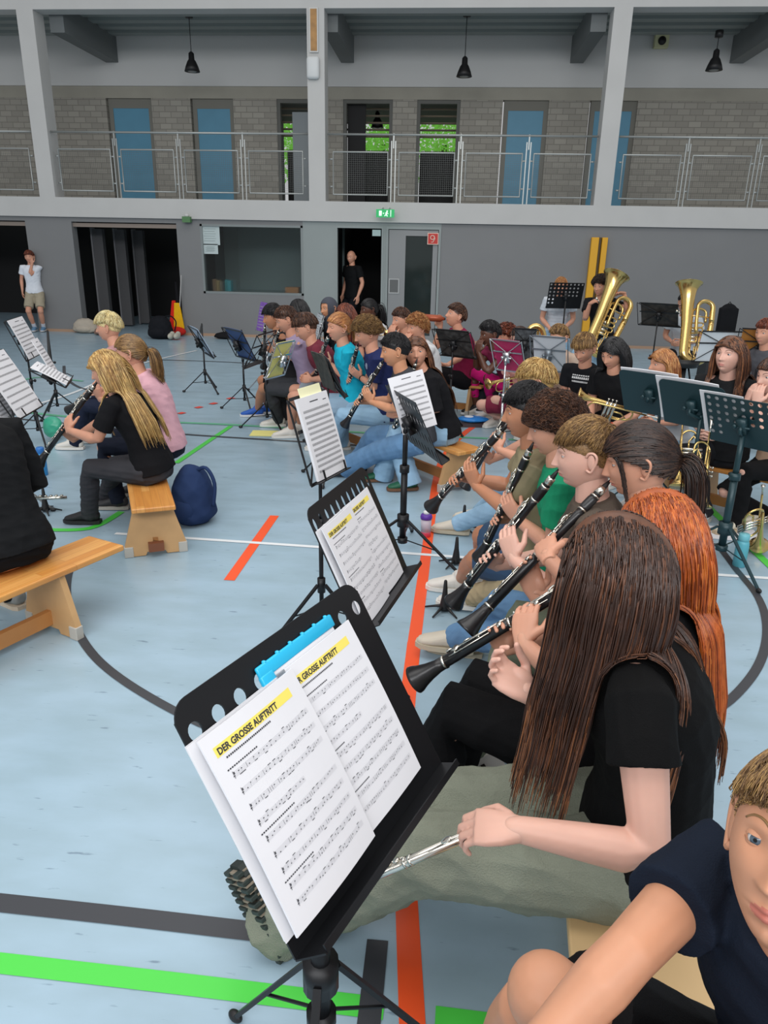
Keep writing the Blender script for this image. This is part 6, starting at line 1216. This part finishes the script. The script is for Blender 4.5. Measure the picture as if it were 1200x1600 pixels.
def emb(mb):
    a = np.linspace(0, 2*np.pi, 20, endpoint=False); mb.add(np.r_[[[-.06, .14, 0]], np.c_[-.06+.028*np.cos(a), .14+.028*np.sin(a), 0*a]], [(0, 1+i, 1+(i+1) % 20) for i in range(20)])
patch(M3, 0, 0, 0, 0, emb, 'emblem', mat('emblem_grey', '8d96ac', .8), 'round pale emblem')
def prt(mb):
    rg = np.random.default_rng(4)
    for row, (y, h, n) in enumerate(((.17, .012, 8), (.14, .022, 9), (.105, .018, 13))):
        for i in range(n):
            w_ = .17/n; x = -.085+w_*i; mb.add([[x+w_*.12, y, 0], [x+w_*.85, y, 0], [x+w_*.85, y+h*rg.uniform(.7, 1), 0], [x+w_*.12, y+h, 0]], [(0, 1, 2, 3)])
patch(B14, 0, 0, 0, 0, prt, 'print', mat('print_white', 'd0d0d0', .8), 'blurred white lettering')
def pat(mb):
    rg = np.random.default_rng(8)
    for i in range(12):
        x, y = rg.uniform(-.13, .13), rg.uniform(-.02, .2); a = np.linspace(0, 2*np.pi, 8, endpoint=False); mb.add(np.c_[x+.022*np.cos(a), y+.03*np.sin(a), 0*a], [tuple(range(8))])
patch(M7, 0, 0, 0, 0, pat, 'pattern', mat('print_white', 'd0d0d0', .8), 'white blotches')
# tattoo mark on the forearm
e, w_ = P1['elb'][1]; 
# standing people
SW = person('person standing in the dark opening in a white tee and beige shorts', (46, 402), 285, k=.93, stand=True, lean=1, pitch=4, skin='light', shirt='dde2ea', legs='short', legc='a39a86', headpos=at_y(46, 402, W-.12), shoes=('5f86a8', 'c9c9c9'), socks='c8ccd4', hair_=('short', 'auburn', dict(len=.06, thick=.02)), det=1, arms=dict(mode='side', over={1: dict(px=(50, 412), dz=-.12, d=(-.1, 0, 1), n=(0, .8, 0), curl=.4)}))
SM = person('person in a black polo shirt standing in the dark doorway', (546, 402), 225, k=1.06, stand=True, lean=2, pitch=8, yaw=20, skin='light', shirt='111214', sleeve=.6, legs='long', legc='14151a', headpos=at_y(549, 402, W+.30), shoes=('17171a', '1e1e20'), hair_=None, det=1, arms=dict(mode='side'), bulk=1.1)
# ------------------------------------------------------------ small things on the floor
bottle(at_z(1154, 884, 0), 'light blue drinking bottle standing on the floor beside the punched teal stand', .20, .036, '5aa9b8', '6fb6c2')
c = at_z(665, 838, 0); t = thing('shaker_bottle', c, 'clear shaker bottle with purple ring and red base on the orange line', 'bottle'); U = np.array([0, 0, 1.])
mb = MB(); mb.tube([c, c+U*.03, c+U*.035], [.030, .031, .0315], 20); mb.build('base', mat('pink_drink', 'd4506a', .3), t)
mb = MB(); mb.tube([c+U*.035, c+U*.12], [.0315, .034], 20); mb.build('body', mat('clear_plastic', 'd0c4cf', .15, alpha=.8), t)
mb = MB(); mb.tube([c+U*.118, c+U*.13, c+U*.145, c+U*.15], [.036, .038, .034, .026], 20); mb.build('collar', mat('purple_plastic', '5a2c96', .4), t)
mb = MB(); mb.tube([c+U*.148, c+U*.165, c+U*.17], [.02, .02, .014], 16); mb.build('cap', mat('cap_white', 'dcdcdc', .4), t)
c = at_z(688, 828, 0)+np.array([0, 0, .012]); t = thing('marker_pen', c, 'clear tube with a red cap lying beside the shaker bottle', 'tube'); mb = MB(); mb.tube([c-[.12, .01, 0], c], .011, 12); mb.build('barrel', mat('clear_tube', 'b8c4d0', .2, alpha=.7), t); mb = MB(); mb.tube([c, c+[.03, .003, 0]], .012, 12); mb.build('cap', mat('red_cap', 'c8283c', .4), t)
peg(at_z(712, 882, 0), 'black cone peg with star feet, in the middle by the white line'); peg(at_z(694, 955, 0), 'black cone peg with star feet, nearest the white sneaker'); peg(at_z(724, 828, 0), 'black cone peg with star feet, farthest beside the off white shoe')
sitbag(at_z(298, 822, 0)+np.array([0, .08, 0]), 'dark blue backpack slumped beside the left wooden bench', (.26, .30, .38), '27385c', -20)
sitbag(at_z(135, 520, 0), 'cream bag lying by the wall near the storage opening', (.5, .3, .28), 'b3aa9c', 0, 'bag', False, 'bag')
c = at_z(148, 522, 0); sitbag(c+np.array([.25, -.1, 0]), 'tan and pink small bag on the floor right of the cream bag', (.4, .25, .16), '8a7064', 0, 'bag', False, 'bag')
sitbag(at_z(252, 529, 0), 'black rucksack standing in the shadow of the storage opening', (.45, .4, .42), '191b20', 0)
sitbag(at_z(355, 529, 0), 'black low bag lying along the wall behind the blue folder stand', (.5, .3, .13), '1c1c1f', 0, 'bag', False, 'bag')
sitbag(at_y(1136, 520, W-.4)*[1, 1, 0], 'black instrument case leaning at the back wall on the right', (.28, .25, .62), '17181b', 0, 'instrument_case', True, 'case') if False else None
p = at_d(1136, 500, 10.5); t = thing('instrument_case', p, 'tall black gig bag standing upright behind the person looking left', 'case'); mb = MB(); mb.box(p+[0, 0, -.03], [.24, .14, .40]); mb.ell(p+[0, 0, .13], [.115, .07, .10]); V, F = remesh(mb, .012, 4); mb = MB(); mb.add(V, F); mb.build('body', cloth('17181b'), t); mb = MB(); mb.tube([p+[-.03, 0, .21], p+[0, 0, .25], p+[.03, 0, .21]], .008, 8); mb.build('handle', BLACKP, t)
p2 = p; mb = MB(); mb.box([p[0], p[1], (p[2]-.23)/2], [.5, .35, p[2]-.23]); tag(mb.build('equipment_crate', mat('crate_dark', '26272a', .6), smooth=False, bevel=.01, origin=[p[0], p[1], 0]), 'dark crate carrying the upright gig bag', 'crate')
# sweets bag / leaflet near the knees
c = at_z(745, 1245, .16); ax = (nrm([.8, .45, .25]), nrm([-.35, .75, .3])); n = nrm(np.cross(*ax)); 
t = thing('booklet', c, 'white and orange booklet leaning under the sage trousers', 'booklet'); ax = (ax[0], nrm(np.cross(n, ax[0]))); mb = MB(); mb.box(c, [.26, .19, .012], [ax[0], ax[1], n]); mb.build('cover', mat('booklet_white', 'd4d2ce', .5), t, smooth=False)
mb = MB(); mb.box(c+ax[0]*.02-ax[1]*.045+n*.007, [.17, .05, .001], [ax[0], ax[1], n]); mb.build('orange_band', mat('booklet_orange', 'd98a1c', .5), t, smooth=False)
mb = MB(); mb.box(c-ax[0]*.085-ax[1]*.045+n*.0074, [.045, .05, .001], [ax[0], ax[1], n]); mb.build('black_print', mat('booklet_black', '1d1b19', .5), t, smooth=False); mb = MB()
for k in range(3):
    for j in range(5): mb.box(c+ax[0]*(-.02+.022*j)+ax[1]*(.03+.02*k)+n*.007, [.014+.004*((j+k) % 2), .011, .001], [ax[0], ax[1], n])
mb.build('black_lettering', mat('booklet_black', '1d1b19', .5), t, smooth=False)
# papers on floor
def fpaper(px, py, w_, h_, rz, m, label, cat='paper'):
    c = at_z(px, py, .004); a = dirz(rz); b = np.cross([0, 0, 1.], a); mb = MB(); mb.box(c, [w_, h_, .004], [a, b, [0, 0, 1]]); tag(mb.build('paper', m, smooth=False, origin=c), label, cat)
fpaper(417, 677, .30, .21, 5, PAPERY, 'yellow sheet lying on the floor under the folding stands')
fpaper(1140, 834, .34, .24, -8, PAPER, 'white sheet lying on the floor behind the light blue bottle')
c = at_z(740, 655, .03); t = thing('snack_packet', c, 'shiny blue packet lying on the floor near the magenta leggings', 'packet'); mb = MB(); mb.ell(c, [.17, .11, .035]); V, F = remesh(mb, .01, 2, wrinkle(2, .008, 1.5)); mb = MB(); mb.add(V, F); mb.build('wrapper', mat('packet_blue', '2b8ae0', .25), t); mb = MB(); mb.ell(c+[-.05, -.02, .03], [.05, .04, .012]); mb.build('white_print', mat('packet_white', 'dfe7ee', .4), t)
fpaper(736, 664, .32, .2, 4, mat('booklet_dark', '4a3c3a', .6), 'dark flat booklet under the blue packet', 'booklet')
# shoes on floor by the wall
for i, q in enumerate([(268, 531), (277, 531)]):
    c = at_z(q[0], q[1], 0); t = MB(); t.ell(c+[0, 0, .07], [.05, .14, .06]); t.ell(c+[0, .06, .10], [.045, .07, .05]); tag(t.build('trainer', mat('trainer_pale', 'b9b6a8', .7), origin=c), ['left pale trainer standing by the flag at the wall', 'right pale trainer standing by the flag at the wall'][i], 'shoe')
# flag
c = at_y(281, 430, W-.15); t = thing('flag', [c[0], W-.15, 0], 'rolled black red and gold flag leaning at the right edge of the storage opening', 'flag'); y = W-.15
a = at_y(283, 430, y); b_ = at_y(279, 528, y); mb = MB(); mb.tube([a, b_], .01, 8); mb.build('pole', mat('flag_pole', 'a9a9a9', .5), t)
for i, (dx, c_, x0, x1, z0, z1, nm) in enumerate([(0, '17171a', -.0, .06, .55, 1.0, 'black_stripe'), (0, 'd42a1e', -.16, -.02, .12, .66, 'red_stripe'), (0, 'e9b21c', -.07, .12, .14, .62, 'gold_stripe')]):
    mb = MB(); P = [[b_[0]+x0*1.1, y-.01*i, z0], [b_[0]+x1*1.1, y-.01*i, z0], [b_[0]+x1*.55+.0, y-.01*i, z1], [b_[0]+x0*.5, y-.01*i, z1]]; mb.prism(np.array(P), [0, .05, 0]); mb.build(nm, cloth(c_), t, smooth=False, bevel=.012)
mb = MB(); mb.ell([b_[0]-.02, y-.03, .09], [.19, .1, .09]); mb.build('folded_foot', cloth('c02a22'), t)
# left floor gadgets
c = at_z(68, 742, 0); bottle(c, 'clear blue water bottle on the floor by the left stands', .22, .035, '2a8fd0', '2a6fb8')
c = at_z(52, 760, 0); t = thing('water_bottle', c, 'dark grey bottle with orange lid in front of the blue bottle', 'bottle'); mb = MB(); mb.tube([c, c+[0, 0, .16]], [.034, .034], 18); mb.build('body', mat('bottle_grey', '5d6068', .4), t); mb = MB(); mb.tube([c+[0, 0, .16], c+[0, 0, .20], c+[0, 0, .22]], [.03, .03, .018], 16); mb.tube(smooth_path([c+[-.02, 0, .2], c+[-.02, 0, .24], c+[.02, 0, .24], c+[.02, 0, .2]], 4), .006, 6); mb.build('lid', mat('lid_orange', 'e8482a', .4), t)
stand(at_z(68, 735, .30), 200, 60, 'low black tripod stand on the floor beside the dark grey bottle', 'wire', .2, .12, legr=.2, hub=.05) if False else None
c = at_z(80, 778, .10); d = nrm([1, .12, .03]); mb_t = thing('flute_joint', c, 'silver keyed flute joint on a small peg at the lower left', 'flute')
mb = MB(); mb.tube([c-d*.10, c+d*.10], .012, 14); mb.build('tube', SILVER, mb_t)
for i in range(5): mb = MB(); q = c+d*(-.07+.035*i)+np.array([0, 0, .013]); mb.tube([q, q+[0, 0, .006]], .010, 12); mb.build('key', SILVER, mb_t)
peg(at_z(72, 800, 0), 'black cone peg under the silver flute joint at the lower left')
c = at_z(83, 668, .12); t = MB(); t.ell(c, [.10, .06, .11]); V, F = remesh(t, .01, 2, wrinkle(9, .01)); t = MB(); t.add(V, F); tag(t.build('plastic_bag', mat('bag_green', '3fae8c', .3, alpha=.8), origin=c), 'crumpled translucent green bag behind the left folding stands', 'bag')
# right dark stand leg across the floor
# wristbands, ear stud
def band(J, sd, c_, name='wristband', t=.0, r_=.028):
    e, w_ = J['elb'][sd]; d = nrm(w_-e); p = w_-d*(.015+t); mb = MB(); mb.tube([p-d*.006, p+d*.006], r_*J['k'], 16); mb.build(name, mat('band_'+c_, c_, .6), J['root'])
band(M3, 1, '16161a'); band(B15, 1, 'd0503c'); band(M1, 1, '2a2a2c', 'hair_tie_band') if False else None
p = P3['hc']+(np.array([.078, -.004, -.034])@P3['Fm'])*P3['hs']; mb = MB(); mb.ell(p, [.0032]*3); mb.build('ear_stud', SILVER, P3['root'])
p = B8['hc']+(np.array([.078, -.004, -.034])@B8['Fm'])*B8['hs']; mb = MB(); mb.ell(p, [.006]*3); mb.build('ear_stud', SILVER, B8['root'])
